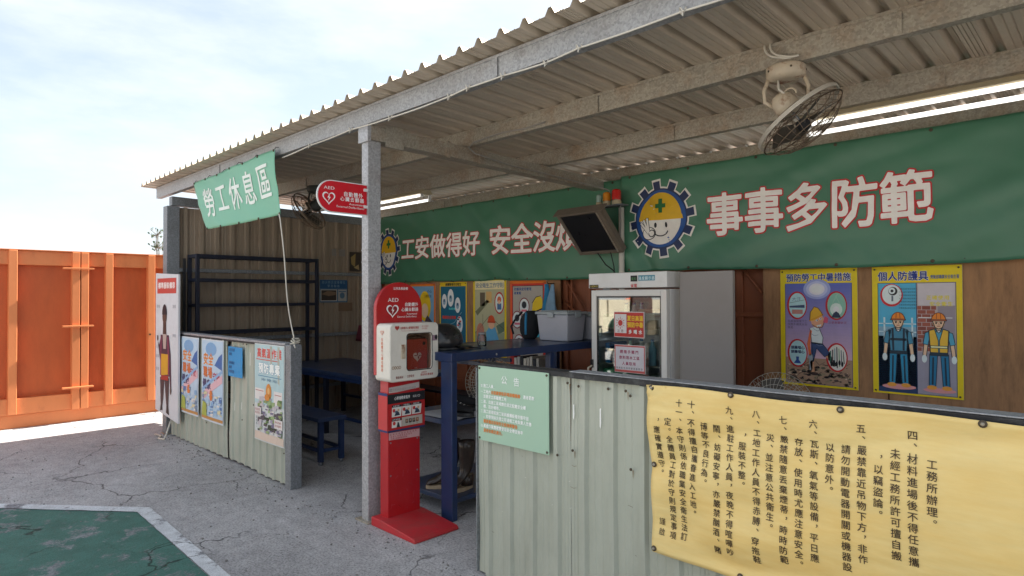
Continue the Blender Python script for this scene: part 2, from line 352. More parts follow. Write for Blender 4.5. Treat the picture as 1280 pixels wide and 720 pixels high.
# ------------------------------------------------------------------ ground
def ground_mat(name, col, painted=None):
    m = bpy.data.materials.new(name); m.use_nodes = True; nt = m.node_tree; L = nt.links.new; b = nt.nodes['Principled BSDF']
    tc = N(nt, 'ShaderNodeTexCoord')
    def noise_(sc, det=8, ro=.6, vec=None):
        n = N(nt, 'ShaderNodeTexNoise'); n.inputs['Scale'].default_value = sc; n.inputs['Detail'].default_value = det; n.inputs['Roughness'].default_value = ro
        L(vec or tc.outputs['Object'], n.inputs['Vector']); return n
    def rng(src, a, b_, c=0., d=1.):
        n = N(nt, 'ShaderNodeMapRange'); n.inputs[1].default_value = a; n.inputs[2].default_value = b_; n.inputs[3].default_value = c; n.inputs[4].default_value = d; L(src, n.inputs[0]); return n.outputs[0]
    def mul(a, c):
        n = N(nt, 'ShaderNodeMixRGB', blend_type='MULTIPLY'); n.inputs[0].default_value = 1; L(a, n.inputs[1]); L(c, n.inputs[2]); return n.outputs[0]
    base = N(nt, 'ShaderNodeRGB'); base.outputs[0].default_value = (*col, 1); c = base.outputs[0]
    c = mul(c, rng(noise_(.7).outputs[0], .3, .7, .74, 1.2)); c = mul(c, rng(noise_(9, 10, .75).outputs[0], .3, .7, 0.72, 1.18)); c = mul(c, rng(noise_(70, 4, .8).outputs[0], .36, .56, .5, 1.14))
    # pitted dark grit
    vo = N(nt, 'ShaderNodeTexVoronoi'); vo.inputs['Scale'].default_value = 34; L(tc.outputs['Object'], vo.inputs['Vector'])
    pit = rng(vo.outputs['Distance'], .10, .30, .38, 1.); gate = rng(noise_(1.6).outputs[0], .40, .58)
    pm = N(nt, 'ShaderNodeMixRGB'); pm.inputs[1].default_value = (1, 1, 1, 1); L(gate, pm.inputs[0]); L(pit, pm.inputs[2]); c = mul(c, pm.outputs[0])
    # cracks
    ds = noise_(2.2, 4, .55); vm = N(nt, 'ShaderNodeVectorMath', operation='SCALE'); vm.inputs['Scale'].default_value = .55; L(ds.outputs['Color'], vm.inputs[0])
    va = N(nt, 'ShaderNodeVectorMath', operation='ADD'); L(tc.outputs['Object'], va.inputs[0]); L(vm.outputs[0], va.inputs[1])
    v2 = N(nt, 'ShaderNodeTexVoronoi', feature='DISTANCE_TO_EDGE'); v2.inputs['Scale'].default_value = .95; L(va.outputs[0], v2.inputs['Vector'])
    ck = rng(v2.outputs['Distance'], .0015, .010, .2, 1.); g2 = rng(noise_(1.1, 3).outputs[0], .42, .53)
    cm_ = N(nt, 'ShaderNodeMixRGB'); cm_.inputs[1].default_value = (1, 1, 1, 1); L(g2, cm_.inputs[0]); L(ck, cm_.inputs[2]); c = mul(c, cm_.outputs[0])
    if painted:
        pn = rng(noise_(3.5, 10, .78).outputs[0], .40, .47, .0, 1.)
        mxp = N(nt, 'ShaderNodeMixRGB'); L(pn, mxp.inputs[0]); L(c, mxp.inputs[1])
        p2 = N(nt, 'ShaderNodeRGB'); p2.outputs[0].default_value = (*painted, 1)
        L(mul(mul(mul(p2.outputs[0], rng(noise_(6, 8).outputs[0], .3, .7, .8, 1.15)), cm_.outputs[0]), rng(noise_(150, 3, .6).outputs[0], .32, .6, .7, 1.1)), mxp.inputs[2]); c = mxp.outputs[0]
    L(c, b.inputs['Base Color']); b.inputs['Roughness'].default_value = .75; b.inputs['Specular IOR Level'].default_value = .35
    bp = N(nt, 'ShaderNodeBump'); bp.inputs['Strength'].default_value = .45; bp.inputs['Distance'].default_value = .006
    ad = N(nt, 'ShaderNodeMath', operation='ADD'); L(noise_(110, 5, .7).outputs[0], ad.inputs[0]); L(cm_.outputs[0], ad.inputs[1]); L(ad.outputs[0], bp.inputs['Height']); L(bp.outputs[0], b.inputs['Normal'])
    return m
GM = ground_mat('cracked_concrete', (.42, .41, .41))
PM = ground_mat('worn_green_paint', (.22, .23, .24), (.055, .155, .125))
LM = ground_mat('worn_white_paint', (.25, .25, .27), (.62, .64, .66))
g = MB().add([(-600, -600, 0), (600, -600, 0), (600, 600, 0), (-600, 600, 0)], [(0, 1, 2, 3)]).build('ground', GM); tag(g, 'grey cracked concrete yard in front of the shelter', None, None, 'structure')
g = MB().add([(-5.31, 1.405, .004), (-7.4, -.32, .004), (-7.4, -1.0, .004), (4, -1.0, .004), (4, 1.19, .004)], [(0, 1, 2, 3, 4)]).build('painted_ground', PM); tag(g, 'worn green painted area edged in white', None, None, 'structure')
def stripe(p, q, w_, name='painted_line'):
    pass
pl = MB()
def wob(a, b, n, k): # slightly irregular edges
    return [(a[0]+(b[0]-a[0])*i/n+noise.noise(Vector((i*.7, k, 0)))*.008, a[1]+(b[1]-a[1])*i/n+noise.noise(Vector((i*.7, k, 5)))*.008, .008) for i in range(n+1)]
outer = wob((-7.55, -.32), (-5.352, 1.503), 30, 1)+wob((-5.352, 1.503), (-3.709, 1.457), 24, 2)[1:]+wob((-3.709, 1.457), (4, 1.24), 60, 3)[1:]
inner = wob((-7.4, -.32), (-5.313, 1.405), 30, 4)+wob((-5.313, 1.405), (-3.783, 1.375), 24, 5)[1:]+wob((-3.783, 1.375), (4, 1.15), 60, 6)[1:]
n = len(outer); pl.add(outer+inner, [(i, i+1, n+i+1, n+i) for i in range(n-1)])
g = pl.build('painted_line', LM); tag(g, 'white painted line bending round the green area', None, None, 'structure')

# ------------------------------------------------------------------ corrugated sheet
def corr_profile(n, pitch, h, top, ramp, lead=.02):
    pts = [(0, 0)]
    for i in range(n):
        c = pitch*(i+.5)
        pts += [(c-top/2-ramp, 0), (c-top/2, h), (c+top/2, h), (c+top/2+ramp, 0)]
        if False: pass
    pts.append((n*pitch, 0)); return pts
def sheet_mesh(name, m, n, pitch, h, top, ramp, length, ripple=0, along='z', thick=.0012, dent=0, seed=0):
    """sheet in u (x), ribs rise along w (-y for along 'z'; +z for along 'y'); u starts at 0"""
    pr = corr_profile(n, pitch, h, top, ramp)
    fine = []
    for a, b in zip(pr, pr[1:]):
        fine.append(a)
        if b[0]-a[0] > pitch*.3:   # two shallow stiffening rolls in each flat
            L_ = b[0]-a[0]
            for t, d in ((.28, 0), (.33, h*.12), (.38, 0), (.62, 0), (.67, h*.12), (.72, 0)): fine.append((a[0]+L_*t, d))
    fine.append(pr[-1]); ns = 10 if dent else 1
    vs = []; fs = []; k = len(fine)
    for side in (0, 1):
        for j in range(ns+1):
            t = j/ns*length
            for i, (u, d) in enumerate(fine):
                q = d-side*thick+(noise.noise(Vector((u*3+seed*7, t*2.2, seed)))*dent)
                vs.append((u, -q, t) if along == 'z' else (u, t, q))
    off = k*(ns+1)
    for side in (0, 1):
        for j in range(ns):
            for i in range(k-1):
                a = side*off+j*k+i; f = (a, a+1, a+k+1, a+k); fs.append(f if side == 0 else f[::-1])
    for j, rev in ((0, 1), (ns, 0)):
        for i in range(k-1):
            a = j*k+i; fs.append((a, a+1, off+a+1, off+a) if not rev else (off+a, off+a+1, a+1, a))
    me = bpy.data.meshes.new(name); me.from_pydata(vs, [], fs); me.materials.append(m); me.update(); return me

# ------------------------------------------------------------------ the shelter
sh = thing('open_shelter', 'open steel shelter with corrugated roof on galvanised posts', 'shelter', (-4, 4, 0))
def sq_post(x0, y0, x1, y1, z1, m, parent=sh, name='post', t=.004):
    return box(name, (x0, y0, 0), (x1, y1, z1), m, parent, .004)
pm_ = sq_post(-3.968, 2.490, -3.886, 2.600, 2.735, GALVP)
sq_post(-8.235, 2.44, -8.095, 2.58, 2.70, GALVD); sq_post(1.3, 2.49, 1.39, 2.59, 2.735, GALVP)
for x in (-8.2, -3.97, 1.3): sq_post(x, 5.42, x+.09, 5.52, 2.70, GALVD)
# base plates, small rust foot
for x, y in ((-3.927, 2.545), (-8.165, 2.51)):
    box('base_plate', (x-.085, y-.085, 0), (x+.085, y+.085, .012), GALVR, sh, .002)
# tape bands on the main post
for z in (1.665, 1.855, 1.94): box('tape_band', (-3.9705, 2.4875, z), (-3.884, 2.602, z+.008), GALV, sh)
# crossbeams (along Y)
def rbar(x0, x1, y0, y1, z0, z1, m, name, parent=sh):
    o = MB().add([(x0, y0, z0), (x1, y0, z0), (x1, y1, z1), (x0, y1, z1), (x0, y0, z0+.108), (x1, y0, z0+.108), (x1, y1, z1+.108), (x0, y1, z1+.108)],
                 [(0, 3, 2, 1), (4, 5, 6, 7), (0, 1, 5, 4), (1, 2, 6, 5), (2, 3, 7, 6), (3, 0, 4, 7)]).build(name, m, parent, .004); return o
for x in (-3.92, 1.36): rbar(x-.06, x+.06, 2.50, 5.52, 2.735, 2.70, GALVR, 'crossbeam')
box('beam_plate', (-3.982, 2.470, 2.72), (-3.858, 2.4995, 2.842), GALVP, sh, .002)
box('beam_plate', (-3.857, 2.62, 2.70), (-3.850, 2.78, 2.86), GALVR, sh, .002)
rbar(-8.22, -8.12, 2.50, 5.52, 2.712, 2.68, GALVD, 'crossbeam').scale = (1, 1, 1)
for y in (3.2, 3.55): box('weld_tab', (-3.862, y, 2.715), (-3.853, y+.03, 2.85), GALVR, sh)
# purlins (C channels along X)
PUR = [(2.476, 2.845, GALV), (3.42, 2.840, GALVR), (4.41, 2.828, GALVR), (5.42, 2.798, GALVR)]
for i, (y, z, m) in enumerate(PUR):
    h = .135; t = .004; d = .06; lip = .018
    prof = [(y, z), (y+d, z), (y+d, z+lip), (y+d-t, z+lip), (y+d-t, z+t), (y+t, z+t), (y+t, z+h-t), (y+d-t, z+h-t), (y+d-t, z+h-lip), (y+d, z+h-lip), (y+d, z+h), (y, z+h)]
    b = MB(); b.prism(prof, 'x', -8.62, 4.6); b.box((-8.62, y-.006, z+h-.022), (4.6, y-.0005, z+h-.003)); b.build('purlin', m, sh, .0015, seg=1)
    for x in (-6.6, -2.55, -.77, 1.6):   # lap joints
        box('purlin_splice', (x, y-.0095, z+.003), (x+.02, y-.0065, z+h-.024), m, sh)
# roof sheets
def roof_z(y): return 2.984-(y-2.476)*.0145
me = sheet_mesh('roof_sheet', ROOFM, 4, .1735, .038, .022, .022, 3.42, along='y')
i = 0; x = -8.74; first = None
while x < 4.5:
    o = link('roof_sheet', me, sh, (x, 2.325, roof_z(2.325)+random.uniform(0, .002)+(.0014 if i % 2 else 0)))
    o.rotation_euler = (math.atan(-.0145), 0, 0); x += .68-.0; i += 1
for k in range(60):   # screw tips under the back purlin
    pass
b = MB()
for k in range(38):
    x = -8.5+k*.34
    for y, z in ((5.41, 2.945),):
        b.lathe([(.012, 0), (.012, .006), (.006, .01), (.004, .026)], (x, y-.02, z-.018), 8, ax=(0, -1, 0))
b.build('roof_screw', WHITEM, sh)['kind'] = 'stuff'
# side wall at the left end
sw = thing('side_wall', 'tan ribbed steel side wall at the left end of the shelter', 'wall', (-8.15, 4, 0))
me = sheet_mesh('wall_sheet', SIDEM, 4, .186, .032, .04, .012, 2.70)
for k in range(4):
    o = link('wall_sheet', me, sw, (-8.17, 2.57+k*.744, .0)); o.rotation_euler = (0, 0, R(90))
for z in (.35, 1.06, 1.92): box('girt', (-8.145, 2.58, z), (-8.095, 5.4, z+.045), GALVD, sw, .003)
# back wall: brown steel hoarding and plywood boards
bw = thing('back_wall', 'brown steel panel wall with plywood boards behind the posters', 'wall', (-2, 5.5, 0))
x = -8.15
while x < 4.4:
    b = MB(); b.box((x, 5.44, 0), (x+1.0, 5.455, 2.7))
    for q in (-.03, .30, .65): b.box((x+q, 5.405, .0), (x+q+.06, 5.4395, 2.7))
    b.build('steel_panel', BROWN, bw, .003, seg=1); x += 1.0
for z in (.5, 1.42): box('rail', (-8.15, 5.39, z), (4.4, 5.403, z+.04), BROWN, bw, .002)
def brace(p, q, m=BROWN):
    MB().tube([p, q], .014, 6).build('brace', m, bw)
brace((-4.50, 5.385, 1.86), (-4.16, 5.385, 1.42)); brace((-4.47, 5.385, 1.55), (-4.2, 5.385, 1.36)); brace((-2.42, 5.385, 1.83), (-2.25, 5.385, 1.62)); brace((-4.36, 5.385, 1.9), (-4.36, 5.385, 1.45))
for a, c in ((-7.9, -7.27), (-6.05, -5.92), (-6.69, -6.6), (-5.34, -5.22), (-4.70, -4.50)):
    box('plywood_board', (a, 5.352, .75), (c, 5.37, 1.95), PLY, bw, .001)
for a, c, z0 in ((-2.235, -1.30, .78), (-1.29, -.2, .78), (-.18, 1.1, .78), (-7.25, -6.07, .8), (-5.91, -4.71, .8)):
    box('plywood_board', (a, 5.356, z0), (c, 5.373, 1.93), PLY, bw, .001)
for k, (a, c) in enumerate(((-2.235, -.9),)): box('plywood_board', (a, 5.356, .1), (c+.3, 5.373, .76), PLY, bw)

# ------------------------------------------------------------------ low walls
def low_wall(name, label, x0, x1, y, panels, seeds, endpost=None):
    t = thing(name, label, 'wall', ((x0+x1)/2, y, 0))
    return t
lw = thing('low_wall', 'pale green ribbed low wall with posters taped to it', 'wall', (-6.5, 2.5, 0))
xs = [-8.07, -7.04, -6.37, -5.73, -5.135]
for k, (a, c) in enumerate(zip(xs, xs[1:])):
    n = max(4, round((c-a)/.155)); p = (c-a-.012)/n
    me = sheet_mesh('wall_sheet', WALLG, n, p, .017, .03, .012, 1.175-.012*(k % 2), dent=.012, seed=k+3)
    o = link('wall_sheet', me, lw, (a+.006, 2.487+(.006 if k == 2 else 0), .012+.006*(k % 3))); o.rotation_euler = (R((-.4, .3, -.5, .6)[k]), R((.2, -.3, .15, -.3)[k]), R((.3, -.4, .5, -.3)[k]))
box('backing_rail', (-7.93, 2.505, .3), (-5.13, 2.545, .34), GALVD, lw); box('backing_rail', (-7.93, 2.505, 1.1), (-5.13, 2.545, 1.14), GALVD, lw)
box('cap_rail', (-7.95, 2.462, 1.196), (-5.118, 2.56, 1.216), CAPM, lw, .002)
box('rubber_strip', (-7.95, 2.4655, 1.178), (-5.118, 2.4675, 1.1955), CAPD, lw)
box('post', (-5.105, 2.458, 0), (-5.005, 2.56, 1.205), GALVD, lw, .005)
for sx, sz in ((-6.33, 1.165), (-5.98, 1.168), (-5.90, 1.168), (-5.15, 1.15), (-5.75, .62), (-6.0, .45), (-6.9, .3), (-5.14, .28)):
    MB().lathe([(.007, 0), (.007, .004), (.003, .007)], (sx, 2.468, sz), 8, ax=(0, -1, 0)).build('screw', SCREW, lw)
rw = thing('low_wall', 'pale grey green ribbed low wall carrying the yellow rules banner', 'wall', (-1.2, 2.5, 0))
x = -2.718; k = 0
while x < 1.2:
    me = sheet_mesh('wall_sheet', WALLG, 4, .172, .02, .026, .012, 1.178, dent=.008, seed=k+20)
    o = link('wall_sheet', me, rw, (x, 2.492+(.0016 if k % 2 else 0), .012)); o.rotation_euler = (0, R(.1 if k % 2 else -.1), 0); x += .688; k += 1
box('backing_rail', (-2.70, 2.505, .3), (1.28, 2.545, .34), GALVD, rw); box('backing_rail', (-2.70, 2.505, 1.1), (1.28, 2.545, 1.14), GALVD, rw)
# cap: rubber edge, a little ragged, with a steel angle on it
b = MB(); nseg = 40
for k in range(nseg):
    a = -2.70+k*.1; c = a+.1
    def hh(x): return 1.192+noise.noise(Vector((x*6, 0, 3)))*.006
    y0 = 2.466; y1 = 2.56
    b.add([(a, y0, hh(a)), (c, y0, hh(c)), (c, y1, hh(c)), (a, y1, hh(a)), (a, y0, 1.219), (c, y0, 1.219), (c, y1, 1.219), (a, y1, 1.219)],
          [(0, 3, 2, 1), (4, 5, 6, 7), (0, 1, 5, 4), (2, 3, 7, 6)])
b.build('rubber_strip', CAPD, rw)
box('cap_rail', (-2.02, 2.470, 1.2205), (1.28, 2.560, 1.226), CAPM, rw, .002)
box('end_trim', (-2.728, 2.476, .01), (-2.7205, 2.52, 1.19), GALVD, rw)
for sx, sz in ((-2.03, 1.165), (-1.96, 1.155), (-1.78, 1.16), (-1.68, 1.16), (-1.655, 1.14), (-1.655, .80), (-2.0, .83), (-2.10, .79)):
    MB().lathe([(.007, 0), (.007, .004), (.003, .007)], (sx, 2.470, sz), 8, ax=(0, -1, 0)).build('screw', SCREW, rw)
pr = wallprint(0, 2.488, 0)
for (a, z0, z1, ww) in ((-2.01, .99, 1.06, .009), (-1.845, .97, 1.06, .010)):
    pr.poly([(a, z0), (a+ww*.6, z0-.01), (a+ww, z0+.02), (a+ww*.8, z1-.02), (a+ww*.9, z1), (a+.001, z1-.005)], '#f2f2ee')
for (a, z, l) in ((-2.02, .75, .03), (-2.03, .64, .04), (-1.95, .51, .015)): pr.line([(a, z), (a+l*.5, z-.004), (a+l, z+.002)], .003, '#8f8a78')
for (a, z) in ((-2.03, 1.158), (-1.96, 1.148), (-1.78, 1.153), (-1.68, 1.153), (-1.655, .793), (-2.0, .823)): pr.poly([(a-.003, z), (a+.003, z), (a+.0015, z-.035-.03*random.random()), (a-.001, z-.03)], '#8a7458')
for k in range(16):
    a, z = random.uniform(-2.7, -1.55), random.uniform(.06, .75); l = random.uniform(.004, .03); pr.line([(a, z), (a+l, z+random.uniform(-.01, .01))], .0022, random.choice(['#8d8b7c', '#6e6a5c', '#d4d6cc']))
pr.build('paint_scrape', rw)
pr = wallprint(0, 2.468, 0)
for (a, z0, z1) in ((-6.18, .52, .60), (-6.02, .55, .62), (-5.83, .98, 1.10)): pr.poly([(a, z0), (a+.008, z0-.008), (a+.012, z1-.01), (a+.006, z1)], '#eeeeea')
pr.build('paint_scrape', lw)

# ------------------------------------------------------------------ orange steel hoarding at left
oh = thing('orange_hoarding', 'bright orange steel hoarding with upright ribs in the sun', 'fence', (-9.8, 2, 0))
XO = -9.80
y = -6.0
box('back_sheet', (XO-.12, -1, .12), (XO-.105, 6, 2.19), ORANGE_SHADE, oh)
box('top_rail', (XO-.104, -1, 2.03), (XO-.045, 6, 2.21), ORANGE, oh, .006)
box('top_flange', (XO-.12, -1, 2.2115), (XO-.01, 6, 2.223), ORANGE, oh, .002)
box('foot_rail', (XO-.1045, -1, .17), (XO-.03, 6, .37), ORANGE, oh, .006)
box('sill', (XO-.16, -1, .0), (XO-.06, 6, .165), ORANGE, oh, .004)
for k in range(-6, 8):
    yy = 2.205+k*.513
    if k == -1: continue
    box('rib', (XO-.1035, yy, .175), (XO, yy+.088, 2.209), ORANGE, oh, .006)
box('seam_post', (XO-.1035, 1.83, .165), (XO+.01, 1.915, 2.209), ORANGE, oh, .006); box('seam_post', (XO-.1035, 1.927, .165), (XO+.01, 2.012, 2.209), ORANGE, oh, .006)
for z in (1.985, 1.235, .44):
    box('latch_bar', (XO+.012, 1.72, z), (XO+.06, 2.06, z+.022), ORANGE, oh, .003)
# the same hoarding's latch on the first rib
MB().lathe([(.012, 0), (.012, .01)], (XO, 2.74, 1.10), 8, ax=(1, 0, 0)).build('bolt', SCREW, oh)
b = MB(); rn_ = random.Random(21)
for k in range(260):
    if k < 150: x_, y_ = rn_.uniform(-8, -2.2), 2.44-abs(rn_.gauss(0, .10))
    else: x_, y_ = rn_.uniform(-8.5, -2.0), rn_.uniform(.6, 2.4)
    r_ = rn_.uniform(.003, .009); b.lathe([(r_*.6, 0), (r_, r_*.5), (r_*.5, r_*1.1)], (x_, y_, .0), 5, sx=rn_.uniform(.7, 1.4), sm=False)
tag(b.build('loose_grit', mat('grit_stone', (.20, .19, .18), .9, var=.4, scale=30)), 'loose grit and small stones scattered on the concrete', 'grit', None, 'stuff')
# twig behind the hoarding
tw = thing('leafless_shrub', 'thin sparse shrub top showing above the orange hoarding', 'shrub', (-12, 3.55, 0))
b = MB(); lf = MB(); rnd = random.Random(3)
for k in range(9):
    p = Vector((-12+rnd.uniform(-.1, .1), 3.5+rnd.uniform(-.06, .06), 0)); pts = [p.copy()]
    for j in range(12):
        p = p+Vector((rnd.uniform(-.03, .03), rnd.uniform(-.03, .03), .225)); pts.append(p.copy())
        if j > 7:
            for _ in range(4):
                q = p+Vector((rnd.uniform(-.1, .1), rnd.uniform(-.1, .1), rnd.uniform(-.05, .1))); b.tube([p, q], .003, 4)
                e = Vector((rnd.uniform(-.03, .03), rnd.uniform(-.03, .03), .02)); lf.add([q, q+e, q+e+Vector((.0, .015, .02)), q+Vector((0, .012, .02))], [(0, 1, 2, 3)])
    b.tube(pts, .008, 5, rs=[.012-.0008*i for i in range(13)])
b.build('stem', BARK, tw); lf.build('foliage', LEAF, tw)['kind'] = 'stuff'

# ------------------------------------------------------------------ cloth banners
def cloth(name, parent, o, w_, h_, warp, m, nx=90, nz=26, edge=None, back=True):
    """sheet in the XZ plane facing -Y, with warp(u,v) added; a real 1 mm thick sheet"""
    vs = []; fs = []; k = nx+1
    for s_ in (0, 1):
        for j in range(nz+1):
            for i in range(nx+1):
                u, v = w_*i/nx, h_*j/nz
                vs.append(Vector(o)+Vector((u, s_*.0012, v))+warp(u, v)-ORG[parent])
    off = k*(nz+1)
    for s_ in (0, 1):
        for j in range(nz):
            for i in range(nx):
                a = s_*off+j*k+i; f = (a, a+1, a+k+1, a+k); fs.append(f if s_ == 0 else f[::-1])
    for i in range(nx):
        fs.append((off+i, off+i+1, i+1, i)); a = nz*k+i; fs.append((a, a+1, off+a+1, off+a))
    for j in range(nz):
        a = j*k; fs.append((a, a+k, off+a+k, off+a)); a = j*k+nx; fs.append((off+a, off+a+k, a+k, a))
    me = bpy.data.meshes.new(name); me.from_pydata(vs, [], fs); me.materials.append(m); me.polygons.foreach_set('use_smooth', [True]*len(fs)); me.update()
    return link(name, me, parent)
def nz_(x, y, z=0.): return noise.noise(Vector((x, y, z)))
def outline_text(P, t, x, y, h, w=1., pitch=None, red='#c3242a', white='#f8f2ec', off=.034):
    P.text(t, x, y, h, red, 2, pitch=pitch, w=w, off=.050, res=2); P.text(t, x, y, h, white, 4, pitch=pitch, w=w, off=.021, res=2)
def emblem(P, cx, cy, r, k=1.):
    """cogwheel emblem with a helmeted smiling face"""
    def gear(rr, th, tw, col, L_, n=12):
        pts = []
        for i in range(n):
            a = 2*math.pi*i/n+.13
            for da, q in ((-.26, rr), (-tw, rr), (-tw*.85, rr+th), (tw*.85, rr+th), (tw, rr), ): pts.append((cx+q*k*math.cos(a+da), cy+q*math.sin(a+da)))
        # fan triangles so the ring of teeth stays simple
        P.raw([(cx, cy)]+pts, [(0, 1+i, 1+(i+1) % len(pts)) for i in range(len(pts))], col, L_)
    gear(r*.80+.008, r*.20+.003, .155, '#e8e4dc', 2); gear(r*.80-.008, r*.20-.003, .125, '#1f2f58', 3)
    P.ell(cx, cy, r*.74*k, r*.74, '#1d4f94', 4, 40)
    fr = r*.60
    P.ell(cx, cy-r*.02, fr*k, fr*1.08, '#e9e4dc', 5, 40)
    P.poly([(cx+fr*k*1.04*math.cos(a), cy+r*.0+fr*1.12*math.sin(a)) for a in [math.pi*i/24 for i in range(25)]]+[(cx-fr*k*1.12, cy-fr*.02), (cx+fr*k*1.12, cy-fr*.02)][0:0], '#e0b01c', 6)
    P.poly([(cx-fr*k*1.08, cy-.012), (cx+fr*k*1.10, cy-.012), (cx+fr*k*1.06, cy+.03), (cx-fr*k*1.06, cy+.03)], '#e0b01c', 6)
    q = r*.055; P.rect(cx-q*k*1.1, cy+fr*.25, cx+q*k*1.1, cy+fr*.85, '#1e6a34', 7); P.rect(cx-q*3*k, cy+fr*.46, cx+q*3*k, cy+fr*.64, '#1e6a34', 7)
    for sx in (-.3, .22): P.ell(cx+(sx*fr+.01)*k, cy-fr*.27, r*.035, r*.07, '#16181c', 7, 12)
    arc = [(cx+(.0+fr*.34*math.cos(a))*k, cy-fr*.48+fr*.26*math.sin(a)) for a in [math.pi*(1.05+.9*i/10) for i in range(11)]]; P.line(arc, r*.028, '#16181c', 7)
    # raised hand making a ring sign
    hx, hy = cx-fr*.55*k, cy-fr*.62
    P.ell(hx, hy, r*.20*k, r*.17, '#16181c', 7, 20); P.ell(hx, hy, r*.18*k, r*.15, '#e9e4dc', 8, 20)
    for a in (1.75, 2.05, 2.35): P.line([(hx, hy), (hx+math.cos(a)*r*.34, hy+math.sin(a)*r*.42)], r*.075, '#16181c', 8); P.line([(hx, hy), (hx+math.cos(a)*r*.33, hy+math.sin(a)*r*.41)], r*.05, '#e9e4dc', 9)
    P.ell(hx+r*.08, hy-.0, r*.09, r*.10, '#16181c', 9, 16); P.ell(hx+r*.08, hy, r*.065, r*.075, '#e9e4dc', 10, 16)

def warp_left(u, v):
    f = 1-v/.96
    d = .035*nz_(u*1.1, v*1.5, 2)+.022*nz_(u*3.2+v*3.2, v*1.2, 7)+.016*math.sin(u*2.1+v*2.5)*f+.014*abs(nz_(u*2.0-v*2.6, v*2, 12))
    pull = .02*max(0, nz_(u*2.2, 0, 11))*f
    return Vector((0, -.02-d*1.0, pull+.012*math.sin(u*1.3)*f+(.015 if False else 0)))
def warp_right(u, v):
    f = 1-v/.97
    fold = 0.0
    if u < .95: fold += .05*abs(math.sin((u*1.0+v*.55)*9))*max(0, 1-u/.95)*(.5+.5*f)
    fold += .012*abs(math.sin((u*.7-v*2.1)*3.1+1.5*nz_(u, v, 4)))*f+.010*nz_(u*2.2-v*4.5, v*2, 3)+.010*abs(nz_(u*1.3, v*5, 9))+.007*abs(nz_(u*6+v*6, v*2, 15))
    d = .03*nz_(u*.9, v*1.3, 5)+fold
    return Vector((0, -.03-d, .014*math.sin(u*1.7+1)*f+.01*nz_(u*3, 0, 8)*f+.006*nz_(u*4, 3, 8)))
bl = thing('wall_banner', 'long green banner with white lettering, on the back wall left of the monitor', 'banner', (-5.9, 5.33, 1.8))
cloth('cloth', bl, (-7.96, 5.325, 1.80), 4.36, .99, warp_left, GREEN, 170, 34)
P = wallprint(-7.96, 5.325, 1.80, warp=warp_left, maxedge=.05, step=.0011)
outline_text(P, '工安做得好', .555, .315, .335, .98, .332)
outline_text(P, '安全沒煩惱', 2.39, .305, .365, .99, .352)
emblem(P, .235, .465, .345, .82)
P.build('lettering', bl)
for k in range(9):
    MB().tube([(-7.9+k*.53, 5.30, 1.825+.0), (-7.9+k*.53, 5.345, 1.80)], .004, 6).build('tie', CAPD, bl)
br = thing('wall_banner', 'green banner reading 事事多防範 with a large cogwheel emblem, right of the monitor', 'banner', (-1.6, 5.33, 1.8))
cloth('cloth', br, (-3.60, 5.29, 1.832), 4.6, .965, warp_right, GREEN, 200, 36)
P = wallprint(-3.60, 5.29, 1.832, warp=warp_right, maxedge=.045, step=.0013)
emblem(P, .445, .50, .375, .93)
outline_text(P, '事事多防範', .895, .295, .395, .88, .347)
P.build('lettering', br)
for k in range(9):
    MB().tube([(-3.4+k*.52, 5.255, 1.855), (-3.4+k*.52, 5.345, 1.85)], .004, 6).build('tie', CAPD, br)

# hanging banner under the front beam: a flat sheet pulled askew
CT = [(-7.235, 2.85), (-5.245, 2.885), (-5.035, 2.300), (-6.65, 2.300)]   # TL TR BR BL (x,z)
def hb(u, v):
    x0 = CT[3][0]+(CT[2][0]-CT[3][0])*u; z0 = CT[3][1]; x1 = CT[0][0]+(CT[1][0]-CT[0][0])*u; z1 = CT[0][1]+(CT[1][1]-CT[0][1])*u
    sag = -.012*math.sin(math.pi*u)*(1-v)+.006*math.sin(u*math.pi*5)*v
    return Vector((x0+(x1-x0)*v, 2.435-.06*(1-v)-.012*nz_(u*3, v*2, 1)-.010*nz_(u*6+v*4, v*3, 4)-.01*math.sin(u*5+v*4), z0+(z1-z0)*v+sag))
hbn = thing('hanging_banner', 'small light green banner reading 勞工休息區 hung askew from the front beam', 'banner', (-6, 2.44, 2.6))
def warp_h(u, v): p = hb(u, v); return p-Vector((u, 0, v))
cloth('cloth', hbn, (0, 0, 0), 1, 1, warp_h, GREENL, 60, 24)
P = Print((0, 0, 0), XA, ZA, YN, warp=warp_h, maxedge=.04, step=.0015)
for i, ch in enumerate('勞工休息區'):
    P.text(ch, .085+i*.176, .20+(.02 if i == 1 else 0)+(i*.015), .60, '#dfe4dc', 2, w=.245, off=.012, res=2)
P.build('lettering', hbn)
for u, v in [(x/6, .985) for x in range(7)]+[(x/4, .012) for x in range(5)]:
    b = MB(); p = hb(min(.99, max(.01, u)), v); b.lathe([(.012, 0), (.012, .004), (.005, .008)], p+Vector((0, -.002, 0)), 8, ax=(0, -1, 0)).build('eyelet', SCREW, hbn)
for u in (0.01, .2, .4, .6, .8, .99):
    b = MB(); p = hb(u, .99); b.tube([p, p+Vector((.0, .02, .03)), (p.x, 2.474, max(p.z+.03, 2.87))], .003, 5); b.build('tie', CAPD, hbn)
